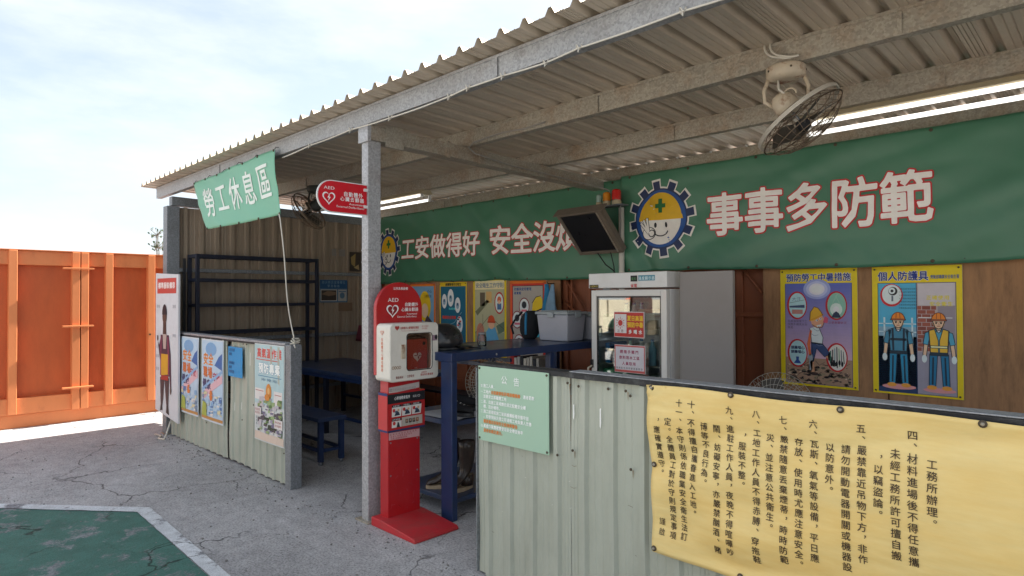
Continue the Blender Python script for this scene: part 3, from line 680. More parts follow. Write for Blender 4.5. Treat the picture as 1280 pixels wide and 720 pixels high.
# rope
rp = thing('rope', 'white rope tied from the hanging banner corner down to the low wall post', 'rope', (-4.96, 2.46, 1.22))
pts = [Vector((-5.035, 2.37, 2.30))]
for i in range(1, 25):
    t = i/24; pts.append(Vector((-5.035+.16*t*(1-.25*math.sin(t*3))+.022*math.sin(t*7)*t, 2.375+.055*t, 2.30-1.07*t)))
MB().tube(pts, .0055, 6).build('cord', CABLE, rp)
b = MB(); rn = random.Random(5); e = pts[-1]
for k in range(5):
    loop = [e+Vector((rn.uniform(-.05, .04)*math.cos(a+k), rn.uniform(-.03, .03), .02+.022*math.sin(a+k))) for a in [2*math.pi*i/10 for i in range(10)]]
    b.tube(loop, .005, 5, closed=True)
b.tube([e, e+Vector((-.06, .0, -.005)), e+Vector((-.13, .02, -.012))], .005, 5); b.tube([e, e+Vector((.04, -.03, -.01)), e+Vector((.07, -.035, -.03))], .005, 5)
b.build('knot', CABLE, rp)

# white cable along the front beam
cb = thing('cable', 'white cable tied along the lower edge of the front beam', 'cable', (-2.5, 2.44, 2.83))
b = MB(); kn = []
ctrl = [(-5.14, 2.80), (-4.66, 2.822), (-4.05, 2.832), (-3.55, 2.818), (-2.93, 2.822), (-2.76, 2.834), (-2.47, 2.832), (-2.15, 2.82), (-1.93, 2.836), (-1.36, 2.835), (-.6, 2.818), (.2, 2.836), (1.2, 2.82), (2.5, 2.836)]
pts = []
for (a, za), (c, zc) in zip(ctrl, ctrl[1:]):
    for i in range(6):
        t = i/6; pts.append((a+(c-a)*t, 2.452-.004*math.sin(t*math.pi), za+(zc-za)*t-.012*math.sin(t*math.pi)*(c-a)))
b.tube(pts, .0052, 6); b.build('cord', CABLE, cb)
for x, z in ctrl[1:10]:
    k = MB(); k.tube([(x+.014*math.cos(a), 2.45+.012*math.sin(a), z+.004+.013*math.sin(a*2)) for a in [2*math.pi*i/10 for i in range(10)]], .0035, 5, closed=True)
    k.tube([(x, 2.445, z), (x+.01, 2.43, z-.03)], .003, 5); k.tube([(x, 2.462, z), (x+.004, 2.47, z+.02)], .003, 5); k.build('cable_tie', CABLE, cb)
c2 = thing('cable', 'thin pale cable looping off the second beam and along the crossbeam to the warning lamps', 'cable', (-3.8, 3.9, 2.8))
pts = [(-3.00, 3.405, 2.868), (-3.2, 3.405, 2.858), (-3.42, 3.40, 2.87), (-3.6, 3.39, 2.86), (-3.74, 3.38, 2.845), (-3.79, 3.37, 2.81), (-3.79, 3.44, 2.775), (-3.80, 3.85, 2.74), (-3.81, 4.3, 2.735), (-3.80, 4.8, 2.715), (-3.76, 5.05, 2.70), (-3.68, 5.14, 2.66), (-3.66, 5.15, 2.60)]
MB().tube(pts, .006, 6).build('cord', CABLED, c2)

# ------------------------------------------------------------------ yellow rules banner
def warp_y(u, v):
    d = .006+.024*abs(math.sin((v*7.5-u*1.7)+1.6*nz_(u*2, v*3, 2)))*1.0+.018*nz_(u*2.0-v*2, v*6, 4)
    c = math.exp(-((u)**2+(v-.74)**2)/.03)*.012*math.sin(math.atan2(.75-v, u+.01)*11)
    return Vector((.006*math.sin(v*6)*(1 if u < .2 else 0), -d-abs(c), .005*math.sin(u*8)*(1 if v > .6 else .4)))
yb = thing('rules_banner', 'yellow cloth banner of columned site rules hung on the right low wall', 'banner', (-.6, 2.45, .85))
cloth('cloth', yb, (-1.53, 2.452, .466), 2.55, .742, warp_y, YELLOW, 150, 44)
P = wallprint(-1.53, 2.452, .466, warp=warp_y, maxedge=.05, step=.0012)
cols = [(-.465, 1.063, '工務所辦理。'), (-.52, 1.146, '四、材料進場後不得任意攜'), (-.570, 1.078, '未經工務所許可擅自搬'), (-.621, 1.057, '，以竊盜論。'), (-.673, 1.150, '五、嚴禁靠近吊物下方，非作'),
        (-.725, 1.070, '請勿開動電器開關或機器設'), (-.778, 1.070, '以防意外。'), (-.832, 1.150, '六、瓦斯、氧氣等設備，平日應'), (-.887, 1.074, '存放、使用時尤應注意安全。'), (-.942, 1.151, '七、嚴禁隨意丟棄煙蒂，時時防範'),
        (-.995, 1.073, '災、並注意公共衛生。'), (-1.047, 1.158, '八、工地工作人員不得赤膊、穿拖鞋'), (-1.103, 1.060, '，服裝不整。'), (-1.155, 1.156, '九、進駐工作人員，夜晚不得喧嘩吵'), (-1.211, 1.072, '鬧、妨礙安寧，亦嚴禁酗酒、賭'),
        (-1.264, 1.074, '博等不良行為。'), (-1.318, 1.157, '十、不得擅自攜眷進入工地。'), (-1.371, 1.157, '十一、本守則係依職業安全衛生法訂'), (-1.424, 1.074, '定。全體員工對於守則規定事項'), (-1.48, 1.072, '，應確實遵守。')]
for x, zt, t in cols:
    P.text(t, x+1.53-.0155, zt-.466-.033, .0335, '#3a2816' if x > -1.2 else '#2f1f10', 2, pitch=.0378, w=.95, vert=True, off=.008, res=3)
P.text('謹啟', -1.48+1.53-.0155, .60-.466-.005, .0335, '#3b2816', 2, pitch=.045, w=.93, vert=True, res=2)
P.build('lettering', yb)
for x, z in ((-1.512, 1.197), (-1.148, 1.203), (-.737, 1.195), (-.33, 1.198), (.1, 1.195), (.6, 1.2), (-1.514, .855), (-1.517, .484), (-1.12, .482), (-.7, .482), (-.2, .482)):
    y = 2.452+warp_y(x+1.53, z-.466).y+.001
    MB().lathe([(.0125, 0), (.0125, .0025), (.006, .003)], (x, y-.004, z), 12, ax=(0, -1, 0)).build('eyelet', SCREW, yb)
    MB().lathe([(.006, 0), (.006, .004), (.003, .006)], (x, y-.0075, z), 8, ax=(0, -1, 0)).build('screw', GALVR, yb)

# ------------------------------------------------------------------ mint notice board
nb = thing('notice_board', 'mint green notice board reading 公告 on the left end of the right low wall', 'sign', (-2.42, 2.44, 1))
box('panel', (-2.686, 2.458, .782), (-2.148, 2.463, 1.206), BOARDG, nb, .001)
P = wallprint(-2.686, 2.458, .782); Wt = '#eef2ee'; Or = '#d9823c'
P.text('公', .19, .335, .05, Wt, 2, w=.95, off=.014, res=2); P.text('告', .285, .332, .05, Wt, 2, w=.95, off=.014, res=2)
rows = [(.025, '親愛同仁', '', ''), (.0, '　本工作場所', '', ''), ]
y = .300; hh = .0225
def row(y, mark, segs, x=.045):
    if mark: P.text(mark, .022, y, hh*.85, Wt, 2, off=.01)
    for t, c in segs:
        P.text(t, x, y, hh, c, 2, w=.90, pitch=.0208, off=.026); x += .0208*len(t)
row(.303, '致', [('施工人員：', Wt)]); row(.270, '一', [('工地內', Wt), ('全面嚴禁吸菸喝酒嚼檳榔', Or), ('，違者罰款', Wt)])
row(.243, '', [('並要求立即離開工地', Wt)]); row(.213, '二', [('進、出施工區域請依規定配戴安全帽', Wt)])
row(.186, '', [('帽、扣好帽帶。', Wt)]); row(.158, '三', [('施工前確認施工架與護欄設備完整牢固', Wt)])
row(.130, '', [('，如發現缺失應立即通報工地負責人改善', Wt)]); row(.102, '', [('嚴禁擅自拆除安全設施與警告', Or)])
row(.076, '四', [('高處作業應確實使用安全帶並掛牢', Wt)]); row(.050, '', [('違者依規定處分', Or), ('。', Or)])
P.build('lettering', nb)
for x in (-2.674, -2.160):
    for z in (.795, 1.193): MB().lathe([(.0065, 0), (.0065, .003), (.003, .005)], (x, 2.4575, z), 10, ax=(0, -1, 0)).build('screw', SCREW, nb)

# ------------------------------------------------------------------ AED flag sign
fs_ = thing('flag_sign', 'red half round AED flag sign fixed to the main post', 'sign', (-3.9, 2.48, 2.3))
X0 = -3.900; ys, ye, zc, rr = 2.10, 2.489, 2.30, .112
fl = [(ye, zc-rr), (ye, zc+rr)]+[(ys+rr+rr*math.cos(a), zc+rr*math.sin(a)) for a in [math.pi/2+math.pi*i/16 for i in range(17)]]
MB().prism(fl, 'x', X0-.012, X0).build('panel', WHITEM, fs_)
def inset(pts, k, c): return [(c[0]+(p[0]-c[0])*k, c[1]+(p[1]-c[1])*k) for p in pts]
P = sideprint(X0, 0, 0); rr2 = rr-.007
P.poly([(ye-.001, zc-rr2), (ye-.001, zc+rr2)]+[(ys+rr+rr2*math.cos(a), zc+rr2*math.sin(a)) for a in [math.pi/2+math.pi*i/16 for i in range(17)]], '#c8001c', 1)
def heart(P, cx, cy, s, fg, bgc, L_=3, w_=1.):
    def hp(k): return [(cx+k*s*w_*(16*math.sin(t)**3)/17, cy+k*s*(13*math.cos(t)-5*math.cos(2*t)-2*math.cos(3*t)-math.cos(4*t))/17) for t in [2*math.pi*i/36 for i in range(36)]]
    a = hp(1); b_ = hp(.78); P.raw([(cx, cy)]+a, [(0, 1+i, 1+(i+1) % 36) for i in range(36)], fg, L_); P.raw([(cx, cy)]+b_, [(0, 1+i, 1+(i+1) % 36) for i in range(36)], bgc, L_+1)
    P.poly([(cx+.12*s*w_, cy+.5*s), (cx-.22*s*w_, cy-.02*s), (cx+.0*s, cy-.02*s), (cx-.12*s*w_, cy-.5*s), (cx+.26*s*w_, cy+.08*s), (cx+.04*s, cy+.08*s)], fg, L_+2)
WH = '#f1ecea'
P.latin('AED', ys+.050, zc+.045, .03, WH, 3, width=.080); heart(P, ys+.088, zc-.012, .052, WH, '#c8001c')
P.text('自動體外', ys+.20, zc+.008, .036, WH, 3, pitch=.040, off=.014); P.text('心臟去顫器', ys+.175, zc-.026, .034, WH, 3, pitch=.039, off=.014)
P.latin('Automated', ys+.245, zc-.048, .02, WH, 3, width=.12); P.latin('External Defibrillator', ys+.145, zc-.072, .02, WH, 3, width=.225)
P.build('lettering', fs_)
for z in (2.24, 2.36): box('bracket', (X0-.02, 2.462, z), (X0+.0145, 2.4895, z+.02), WHITEM, fs_)

# ------------------------------------------------------------------ AED station
ad = thing('defibrillator_stand', 'red floor stand with ivory AED cabinet beside the main post', 'stand', (-3.7, 2.7, 0))
b = MB()
b.prism([(-3.825, .0), (-3.825, .062), (-3.70, .062), (-3.335, .030), (-3.318, .018), (-3.318, 0)], 'y', 2.475, 2.850)
b.build('base', REDB, ad, .006)
box('column', (-3.805, 2.538, .055), (-3.709, 2.815, 1.02), RED, ad, .004)
dm = [(2.505, 1.05), (2.912, 1.05)]+[(2.7085+.2035*math.cos(a), 1.515+.197*math.sin(a)) for a in [math.pi*i/24 for i in range(25)]]
MB().prism(dm, 'x', -3.84, -3.806).build('headboard', RED, ad, .004)
P = sideprint(-3.806, 2.505, 1.42)
P.text('公共急救設備', .145, .236, .022, WH, 2, pitch=.0215, off=.01)
P.latin('AED', .098, .150, .04, WH, 2, width=.092); heart(P, .138, .088, .056, WH, '#8f0a16')
P.text('自動體外', .245, .115, .030, WH, 2, pitch=.031, off=.014); P.text('心臟去顫器', .215, .078, .030, WH, 2, pitch=.031, off=.014)
P.latin('Automated', .262, .054, .02, WH, 2, width=.095); P.latin('External Defibrillator', .18, .034, .02, WH, 2, width=.175)
P.build('lettering', ad)
# cabinet: a hollow box with an opening
cbx = MB(); x0, x1, y0, y1, z0, z1 = -3.82, -3.645, 2.509, 2.940, 1.010, 1.418
oy0, oy1, oz0, oz1 = 2.655, 2.875, 1.085, 1.342
def rrect(y0, y1, z0, z1, r, n=5):
    pts = []
    for cy, cz, a0 in ((y1-r, z1-r, 0), (y0+r, z1-r, 90), (y0+r, z0+r, 180), (y1-r, z0+r, 270)):
        for i in range(n+1): a = R(a0+90*i/n); pts.append((cy+r*math.cos(a), cz+r*math.sin(a)))
    return pts
ou = rrect(y0, y1, z0, z1, .032); inn = rrect(oy0, oy1, oz0, oz1, .022); m_ = len(ou)
L0 = [(x0, *p) for p in ou]; L1 = [(x1-.008, *p) for p in ou]; L2 = [(x1, *p) for p in rrect(y0+.006, y1-.006, z0+.006, z1-.006, .028)]; L3 = [(x1, *p) for p in inn]; L4 = [(x1-.03, *p) for p in inn]; L5 = [(x0+.03, *p) for p in rrect(oy0-.06, oy1+.02, oz0-.02, oz1+.02, .01)]
rings = [L0, L1, L2, L3, L4, L5]; vs = [v for r_ in rings for v in r_]; fcs = []
for k in range(5):
    for i in range(m_): fcs.append((k*m_+i, k*m_+(i+1) % m_, (k+1)*m_+(i+1) % m_, (k+1)*m_+i))
fcs += [tuple(range(m_))[::-1], tuple(range(5*m_, 6*m_))]
cbx.add(vs, fcs); cab = cbx.build('cabinet', IVORY, ad)
sm = MB().prism(rrect(oy0-.003, oy1+.003, oz0-.003, oz1+.003, .022), 'x', x1-.012, x1-.009).build('window', GLASSD, cab)
b = MB(); rim = [(x1+.001, *p) for p in rrect(oy0-.003, oy1+.003, oz0-.003, oz1+.003, .024)]; b.tube(rim, .003, 6, closed=True).build('window_seal', BLACK, cab)
box('door_handle', (x1-.002, 2.605, 1.17), (x1+.006, 2.640, 1.27), CREAM, cab, .003)
P = sideprint(x1, y0, z0); RD = '#b03a32'
heart(P, .060, .378, .020, RD, RD); P.ell(.135-.09, .37, .001, .001, RD)
P.text('自動體外心臟電擊去顫器', .088, .366, .020, RD, 2, pitch=.0145, w=.7, off=.01); P.latin('Automated External Defibrillator', .095, .353, .01, '#c0706a', 2, width=.15)
P.text('請立即撥打', .275, .376, .013, '#c46a62', 2, pitch=.0125, w=.85); P.text('叫叫壓電', .275, .360, .013, '#c46a62', 2, pitch=.0125, w=.85)
P.text('緊急時刻', .05, .022, .020, '#8a3a36', 2, pitch=.0155, w=.72, off=.012); P.text('立即取用', .145, .024, .020, '#8a3a36', 2, pitch=.0155, w=.72, off=.012)
P.text('服務專線', .27, .045, .013, RD, 2, pitch=.0125, w=.85); P.text('開啟時有警報聲', .262, .026, .017, RD, 2, pitch=.0165, w=.85, off=.012)
P.rect(.372, .275, .415, .315, '#9a7f8c', 2); P.ell(.405, .30, .013, .018, '#1c1a1e', 3, 14)   # maintenance sticker
for k in range(4): P.ell(.026+k*.019, .102, .010, .012, '#a88870', 2, 10); P.ell(.026+k*.019, .102, .006, .008, '#d9d0c2', 3, 10)
P.build('lettering', cab)
P = wallprint(x0, y0, z0)
heart(P, .085, .345, .020, '#d8502a', IVORY and '#d9cfc0'); P.text('自動體外心臟去顫器', .073, .285, .024, '#d8683e', 2, pitch=.0265, vert=True, off=.006)
P.build('side_lettering', cab)
# defibrillator pack inside the cabinet (rests inside: its own thing)
dp = thing('defibrillator_pack', 'red carry pack with white heart mark inside the ivory cabinet', 'case', (-3.72, 2.77, 1.09))
PACK = mat('pack_red', (.62, .09, .06), .5, var=.06)
MB().prism(rrect(2.668, 2.868, 1.066, 1.300, .022), 'x', -3.775, -3.685).build('case', PACK, dp, .006)
MB().tube([(-3.70, 2.69+.165*t, 1.305+.018*math.sin(t*math.pi)) for t in [i/8 for i in range(9)]], .009, 8).build('handle', BLACK, dp)
P = sideprint(-3.685, 2.668, 1.066); heart(P, .105, .108, .040, WH, WH); P.line([(.075, .115), (.098, .115), (.105, .13), (.113, .09), (.12, .115), (.14, .115)], .005, '#9a1a18', 7)
P.ell(.165, .20, .013, .014, '#1a1416', 3, 14); P.text('急救', .08, .02, .012, WH, 3); P.build('marking', dp)
# sheets taped round the column
b = MB(); zt, zb = .93, .655
box('chart_board', (-3.812, 2.528, zb), (-3.700, 2.852, zt), RED, ad, .002)
P = sideprint(-3.700, 2.528, zb)
P.rect(.0, .0, .324, .275, '#b41a1c', 1); P.rect(0, .20, .324, .266, '#15161c', 2); P.rect(.0, .0, .324, .014, '#22305c', 2)
P.text('心肺復甦術程序', .055, .222, .026, WH, 3, pitch=.0195, w=.72, off=.012); P.text('叫叫', .215, .222, .022, WH, 3, pitch=.0175, w=.72); P.latin('CD', .255, .226, .022, WH, 3, width=.026)
for k in range(3):
    a = .034+k*.087; P.poly([(a, .105), (a+.078, .105), (a+.086, .172), (a+.002, .172)], '#ddd9d2', 2); P.rect(a+.002, .172, a+.084, .188, '#1b1b20', 2)
    P.text(('檢查意識', '求救電話', '胸部按壓')[k], a+.012, .174, .013, WH, 3, pitch=.0135, w=.9)
    P.ell(a+.018, .15, .012, .013, '#c23030', 3, 12); P.poly([(a+.022, .112), (a+.07, .114), (a+.06, .135), (a+.04, .150), (a+.03, .130)], '#2a3a4a', 3); P.ell(a+.055, .15, .009, .009, '#caa080', 4, 10); P.ell(a+.035, .14, .014, .006, '#4a5a70', 4, 10)
a = .034; P.rect(a, .030, a+.083, .075, '#ddd9d2', 2); P.rect(a, .078, a+.083, .094, '#1b1b20', 2); P.ell(a+.02, .06, .012, .013, '#c23030', 3, 12); P.poly([(a+.04, .03), (a+.07, .03), (a+.06, .06), (a+.05, .07)], '#1f2a30', 3); P.text('使用電擊器', a+.006, .08, .012, WH, 3, pitch=.0135, w=.9)
P.rect(.120, .030, .300, .094, '#b9b1a4', 2)
for k in range(4): P.rect(.150+k*.031, .048, .174+k*.031, .078, ('#6a5a50', '#2a2a2e', '#3a3030', '#8a4a3a')[k], 3); P.ell(.162+k*.031, .066, .007, .009, '#b08a70', 4, 8)
P.text('一二三四', .155, .034, .010, '#3a3030', 3, pitch=.031)
P.build('printed_chart', ad)
P = wallprint(-3.812, 2.528, zb); P.rect(.0, .0, .112, .275, '#c64040', 1); P.rect(0, .255, .112, .275, '#28386a', 2); P.rect(0, 0, .112, .014, '#28386a', 2); P.build('chart_side', ad)
P = sideprint(-3.709, 2.538, 0)
P.poly([(.005, .925), (.27, .945), (.27, .985), (.005, .968)], '#c5bab6', 2); P.text('使用本設備請立即通報', .03, .938, .022, '#a49a98', 3, pitch=.021); P.text('註', .008, .938, .024, '#4a3a44', 3)
P.build('paper_strip', ad)
P = sideprint(-3.709, 2.538, 0)
P.poly([(.005, .600), (.272, .560+.03), (.272, .645), (.005, .652)], '#cfa0a0', 2)
for r_ in range(3): P.text('急救人員聯絡電話通報', .015+r_*.004, .630-r_*.015, .014, '#a83a44', 3, pitch=.024-r_*.005, w=.9)
P.build('paper_strip', ad)
P = sideprint(-3.709, 2.538, 0); rs_ = random.Random(11)
for k in range(26):
    a, z, l, th = rs_.uniform(.02, .25), rs_.uniform(.08, .52), rs_.uniform(.01, .05), rs_.uniform(0, 3.1)
    P.line([(a, z), (min(.268, max(.01, a+l*math.cos(th))), z+l*math.sin(th))], .0016, rs_.choice(['#a8404c', '#5c0a14', '#b4626a']), 1)
P.build('scuff', ad)
for y_, z_ in ((2.56, .35), (2.79, .35), (2.56, .58), (2.79, .58)): MB().lathe([(.006, 0), (.006, .002), (.003, .004)], (-3.7088, y_, z_), 8, ax=(1, 0, 0)).build('screw', GALVD, ad)
for t_, xa, xb, yy, z0_, z1_, wf, ox, oz in ((bl, .1, 4.2, 5.325, 0, .99, warp_left, -7.96, 1.80), (br, .1, 4.5, 5.29, 0, .965, warp_right, -3.60, 1.832)):
    for k in range(8):
        u = xa+(xb-xa)*k/7
        for v in (.022, z1_-.02):
            d = wf(u, v); MB().lathe([(.013, 0), (.013, .002), (.007, .004)], (ox+u+d.x, yy+d.y-.001, oz+v+d.z), 10, ax=(0, -1, 0)).build('eyelet', SCREW, t_)

# ------------------------------------------------------------------ posters on the back wall
def worker(P, cx, fy, h, L_=5, vest=None, shirt='#3a86a8', trousers='#1a6a90', helm='#e07a28', skin='#dcb090', glove='#c8d4dc', boots='#d8903a', harness=False, wx=1.):
    """printed standing worker: feet at fy, height h"""
    q = h/7.0; X = lambda a: cx+a*q*wx; Y = lambda b: fy+b*q
    def pg(pts, c, l):
        pp = [(X(a), Y(b)) for a, b in pts]; P.poly(pp, c, L_+l); P.line(pp+[pp[0]], q*.055, '#1c2c38', L_+l+.4)
    dk = '#183850'
    for s in (-1, 1):
        pg([(s*.12, 3.2), (s*.78, 3.2), (s*.85, .35), (s*.30, .35)] if s > 0 else [(s*.12, 3.2), (s*.30, .35), (s*.85, .35), (s*.78, 3.2)], trousers, 0)
        pg([(s*.45, 2.9), (s*.52, 2.9), (s*.60, .5), (s*.52, .5)], dk, 1)
        P.ell(X(s*.62), Y(.2), q*.42*wx, q*.2, boots, L_+1, 12)
        pg([(s*.75, 5.1), (s*1.15, 4.9), (s*1.35, 3.1), (s*1.05, 3.0)], skin, 0); pg([(s*.65, 5.25), (s*1.12, 5.1), (s*1.32, 4.1), (s*.9, 4.0)], shirt, 1)
        P.ell(X(s*1.22), Y(2.75), q*.22*wx, q*.36, glove, L_+1, 12)
    pg([(-.85, 5.3), (-.7, 3.1), (.7, 3.1), (.85, 5.3), (.3, 5.5), (-.3, 5.5)], shirt, 1)
    if vest:
        pg([(-.8, 5.3), (-.7, 3.25), (-.05, 3.05), (-.05, 4.4), (-.35, 5.45)], vest, 2); pg([(.8, 5.3), (.35, 5.45), (.05, 4.4), (.05, 3.05), (.7, 3.25)], vest, 2)
        pg([(-.7, 3.95), (-.7, 3.75), (.7, 3.75), (.7, 3.95)], '#d8d0a0', 3)
    if harness:
        for s in (-1, 1): P.line([(X(s*.5), Y(5.4)), (X(s*.45), Y(3.4))], q*.18*wx, '#1c2c3c', L_+2)
        pg([(-.7, 4.5), (-.7, 4.32), (.7, 4.32), (.7, 4.5)], '#1c2c3c', 2)
    pg([(-.72, 3.35), (-.72, 3.08), (.72, 3.08), (.72, 3.35)], '#20303e', 4)
    pg([(-.2, 5.2), (.2, 5.2), (.22, 5.7), (-.22, 5.7)], skin, 2); pg([(-.28, 5.45), (0, 5.1), (.28, 5.45), (.0, 5.3)], '#e8e8e4', 3)
    P.ell(X(0), Y(6.1), q*.52*wx, q*.6, skin, L_+3, 18)
    P.poly([(X(-.5), Y(6.1)), (X(-.5), Y(6.35)), (X(.5), Y(6.35)), (X(.5), Y(6.1)), (X(.36), Y(6.22)), (X(-.36), Y(6.22))], '#3a2418', L_+4)
    hp = [(X(.60*math.cos(a)), Y(6.2+.72*math.sin(a))) for a in [math.pi*i/14 for i in range(15)]]; P.poly(hp, helm, L_+5); P.line(hp, q*.06, '#5a2c10', L_+5.4)
    P.line([(X(-.15), Y(6.9)), (X(-.18), Y(6.35))], q*.05, '#8a4418', L_+5.5); P.line([(X(.15), Y(6.9)), (X(.18), Y(6.35))], q*.05, '#8a4418', L_+5.5)
    P.line([(X(-.5), Y(6.15)), (X(-.3), Y(5.6)), (X(0), Y(5.46)), (X(.3), Y(5.6)), (X(.5), Y(6.15))], q*.07, '#2c2420', L_+4)
    P.line([(X(-.30), Y(6.1)), (X(-.08), Y(6.08))], q*.06, '#2c1c14', L_+5.2); P.line([(X(.30), Y(6.1)), (X(.08), Y(6.08))], q*.06, '#2c1c14', L_+5.2); P.line([(X(.0), Y(6.0)), (X(.05), Y(5.84)), (X(-.02), Y(5.83))], q*.035, '#a8765c', L_+5)
    pg([(-.66, 6.3), (-.66, 6.2), (.66, 6.2), (.66, 6.3)], '#c85f18', 6)
    for s in (-1, 1): P.ell(X(s*.2), Y(5.98), q*.085*wx, q*.07, '#1c1a20', L_+5, 8)
    P.line([(X(-.14), Y(5.72)), (X(.14), Y(5.72))], q*.06, '#a04838', L_+5)
def poster(label, x0, x1, z0, z1, border, y=5.345, bw_=.035, group='safety posters on the back wall', name='poster'):
    t = thing(name, label, 'poster', ((x0+x1)/2, y, z0), group)
    box('sheet', (x0, y, z0), (x1, y+.004, z1), ink('#d8d4c8'), t, 0)
    P = wallprint(x0, y, z0, gain=1.17); P.rect(0.0005, .0005, x1-x0-.0005, z1-z0-.0005, border, 0); return t, P, x1-x0, z1-z0
def pins(t, w_, h_, x0, z0, y=5.345):
    for a, b_ in ((.02, .02), (w_-.02, .02), (.02, h_-.02), (w_-.02, h_-.02)):
        MB().lathe([(.007, 0), (.007, .003), (.003, .005)], (x0+a, y-.009, z0+b_), 8, ax=(0, -1, 0)).build('pin', SCREW, t)
# heat stroke poster
t, P, W, H = poster('yellow bordered poster 預防勞工中暑措施 with a sweating worker', -2.085, -1.497, .868, 1.82, '#dcb80e')
P.text('預防勞工中暑措施', .048, H-.104, .068, '#f0ead0', 2, pitch=.0622, w=.9, off=.05, res=2); P.text('預防勞工中暑措施', .048, H-.104, .068, '#142a78', 3, pitch=.0622, w=.9, off=.020, res=2)
P.rect(.038, .018, W-.038, H-.118, '#2e3c6e', 1)
n = 26
for k in range(n):
    f = k/(n-1); a, c = (.24*H+(H-.118-.24*H)*k/n), (.24*H+(H-.118-.24*H)*(k+1)/n)
    col = [int((196*(1-f)+86*f)), int((160*(1-f)+96*f)), int((176*(1-f)+168*f))]; P.rect(.042, a, W-.042, c+.0005, '#%02x%02x%02x' % tuple(col), 2)
P.rect(.042, .022, W-.042, .24*H, '#9a7c66', 2)
for r_, cc in ((.095, '#8f98c4'), (.075, '#b0b2d0'), (.055, '#d0ccd8'), (.038, '#e8e0d4')): P.ell(.29, H-.165, r_*1.1, r_*.85, cc, 3+(.1-r_)*40, 24)
rn = random.Random(2)
for k in range(150):
    a, b_ = rn.uniform(.05, W-.06), rn.uniform(.026, .19)*(.9); s = rn.uniform(.006, .022)
    P.poly([(a-s, b_), (a-s*.3, b_-s*.5), (a+s, b_-s*.2), (a+s*.5, b_+s*.5), (a-s*.4, b_+s*.4)], rn.choice(['#4a3c38', '#6a5448', '#2c2828', '#8a7a60', '#5a5a48', '#bfa890']), 3)
for k in range(9):
    a = rn.uniform(.05, W-.1); P.line([(a, .19+rn.uniform(-.03, .03)), (a+.03, .175), (a+.07, .20)], .003, '#3a2c28', 4)
for (cx, cy, kind) in ((.135, .655, 0), (.435, .655, 1), (.135, .265, 2), (.435, .245, 3)):
    P.ell(cx, cy, .080, .115, '#b01c20', 5, 30); P.ell(cx+.003, cy, .068, .102, ('#a8c8cc', '#7fae9c', '#a4c4c8', '#cfc8c0')[kind], 6, 30)
    if kind == 0:
        P.text('大汗', cx-.04, cy+.035, .035, '#607890', 7); P.poly([(cx-.06, cy-.005), (cx+.06, cy+.005), (cx+.06, cy-.02), (cx-.06, cy-.018)], '#3a4a6a', 7); P.rect(cx-.04, cy-.07, cx+.045, cy-.035, '#b07a70', 7); P.line([(cx-.06, cy+.02), (cx+.06, cy+.045)], .004, '#6a8a8a', 7)
    if kind == 1:
        P.ell(cx, cy-.03, .045, .05, '#c4dcc8', 7); P.ell(cx, cy-.03, .022, .025, '#e8f0e4', 8); P.poly([(cx-.035, cy-.095), (cx-.02, cy-.06), (cx, cy-.045), (cx+.02, cy-.06), (cx+.035, cy-.095)], '#26304a', 9); P.line([(cx-.04, cy-.01), (cx+.01, cy+.09)], .003, '#9abca8', 7); P.line([(cx+.04, cy-.01), (cx-.005, cy+.08)], .003, '#9abca8', 7)
    if kind == 2:
        for r_ in range(2): P.text('頭暈噁心', cx-.052, cy+.03-r_*.034, .028, '#2c3858', 7, pitch=.027, off=.03)
        P.poly([(cx-.03, cy-.085), (cx-.01, cy-.055), (cx-.012, cy-.03), (cx+.012, cy-.03), (cx+.01, cy-.055), (cx+.03, cy-.085)], '#27488a', 7)
    if kind == 3:
        for k in range(7): P.poly([(cx-.052+k*.017, cy-.08+abs(k-3)*.012), (cx-.044+k*.017, cy-.085+abs(k-3)*.012), (cx-.040+k*.015, cy+.08-abs(k-3)*.01), (cx-.050+k*.016, cy+.085-abs(k-3)*.012)], ['#3a6a5a', '#5a5050', '#8aa0a0', '#1c2024', '#7a9a70', '#404c5a', '#2a4038'][k], 7)
        for k in range(5): P.ell(cx-.04+k*.02, cy-.05+.01*(k % 2), .009, .022, '#1c2024', 8, 8)
for r_, tx in enumerate(('在高溫環境下工', '作應多補充水分', '休息')): P.text(tx, .058, .515-r_*.026, .022, '#5a4a5c', 5, pitch=.0225)
P.text('注意身體狀況', .375, .51, .021, '#8a2c48', 5, pitch=.0225)
# leaning worker
P.poly([(.235, .47), (.30, .49), (.335, .40), (.33, .345), (.25, .35)], '#c9d0d4', 6); P.poly([(.245, .36), (.33, .35), (.39, .27), (.345, .245), (.285, .31), (.26, .20), (.235, .20)], '#34466e', 6)
P.poly([(.232, .20), (.262, .20), (.27, .11), (.245, .11)], '#b88868', 6); P.ell(.262, .105, .028, .013, '#3a2c28', 7, 10); P.poly([(.35, .25), (.385, .275), (.42, .20), (.40, .19)], '#b88868', 6); P.ell(.415, .19, .022, .018, '#3a2c28', 7, 10)
P.poly([(.235, .46), (.25, .45), (.235, .33), (.245, .25), (.225, .25), (.212, .34)], '#d06a40', 7); P.ell(.24, .235, .02, .028, '#8a9298', 7, 12); P.poly([(.225, .23), (.255, .23), (.25, .13), (.23, .13)], '#8a9298', 6)
P.ell(.295, .53, .052, .055, '#cf9878', 7, 18); P.poly([(.235+.0, .535), (.24, .60), (.27, .645), (.30, .635), (.325, .60), (.335, .575), (.26, .53)], '#d8a02c', 8); P.line([(.232, .53), (.34, .585)], .010, '#c8882a', 9)
for a, b_ in ((.29, .535), (.318, .548)): P.ell(a, b_, .010, .008, '#f0e8e0', 9, 8); P.ell(a+.002, b_, .004, .005, '#1c1a20', 10, 8)
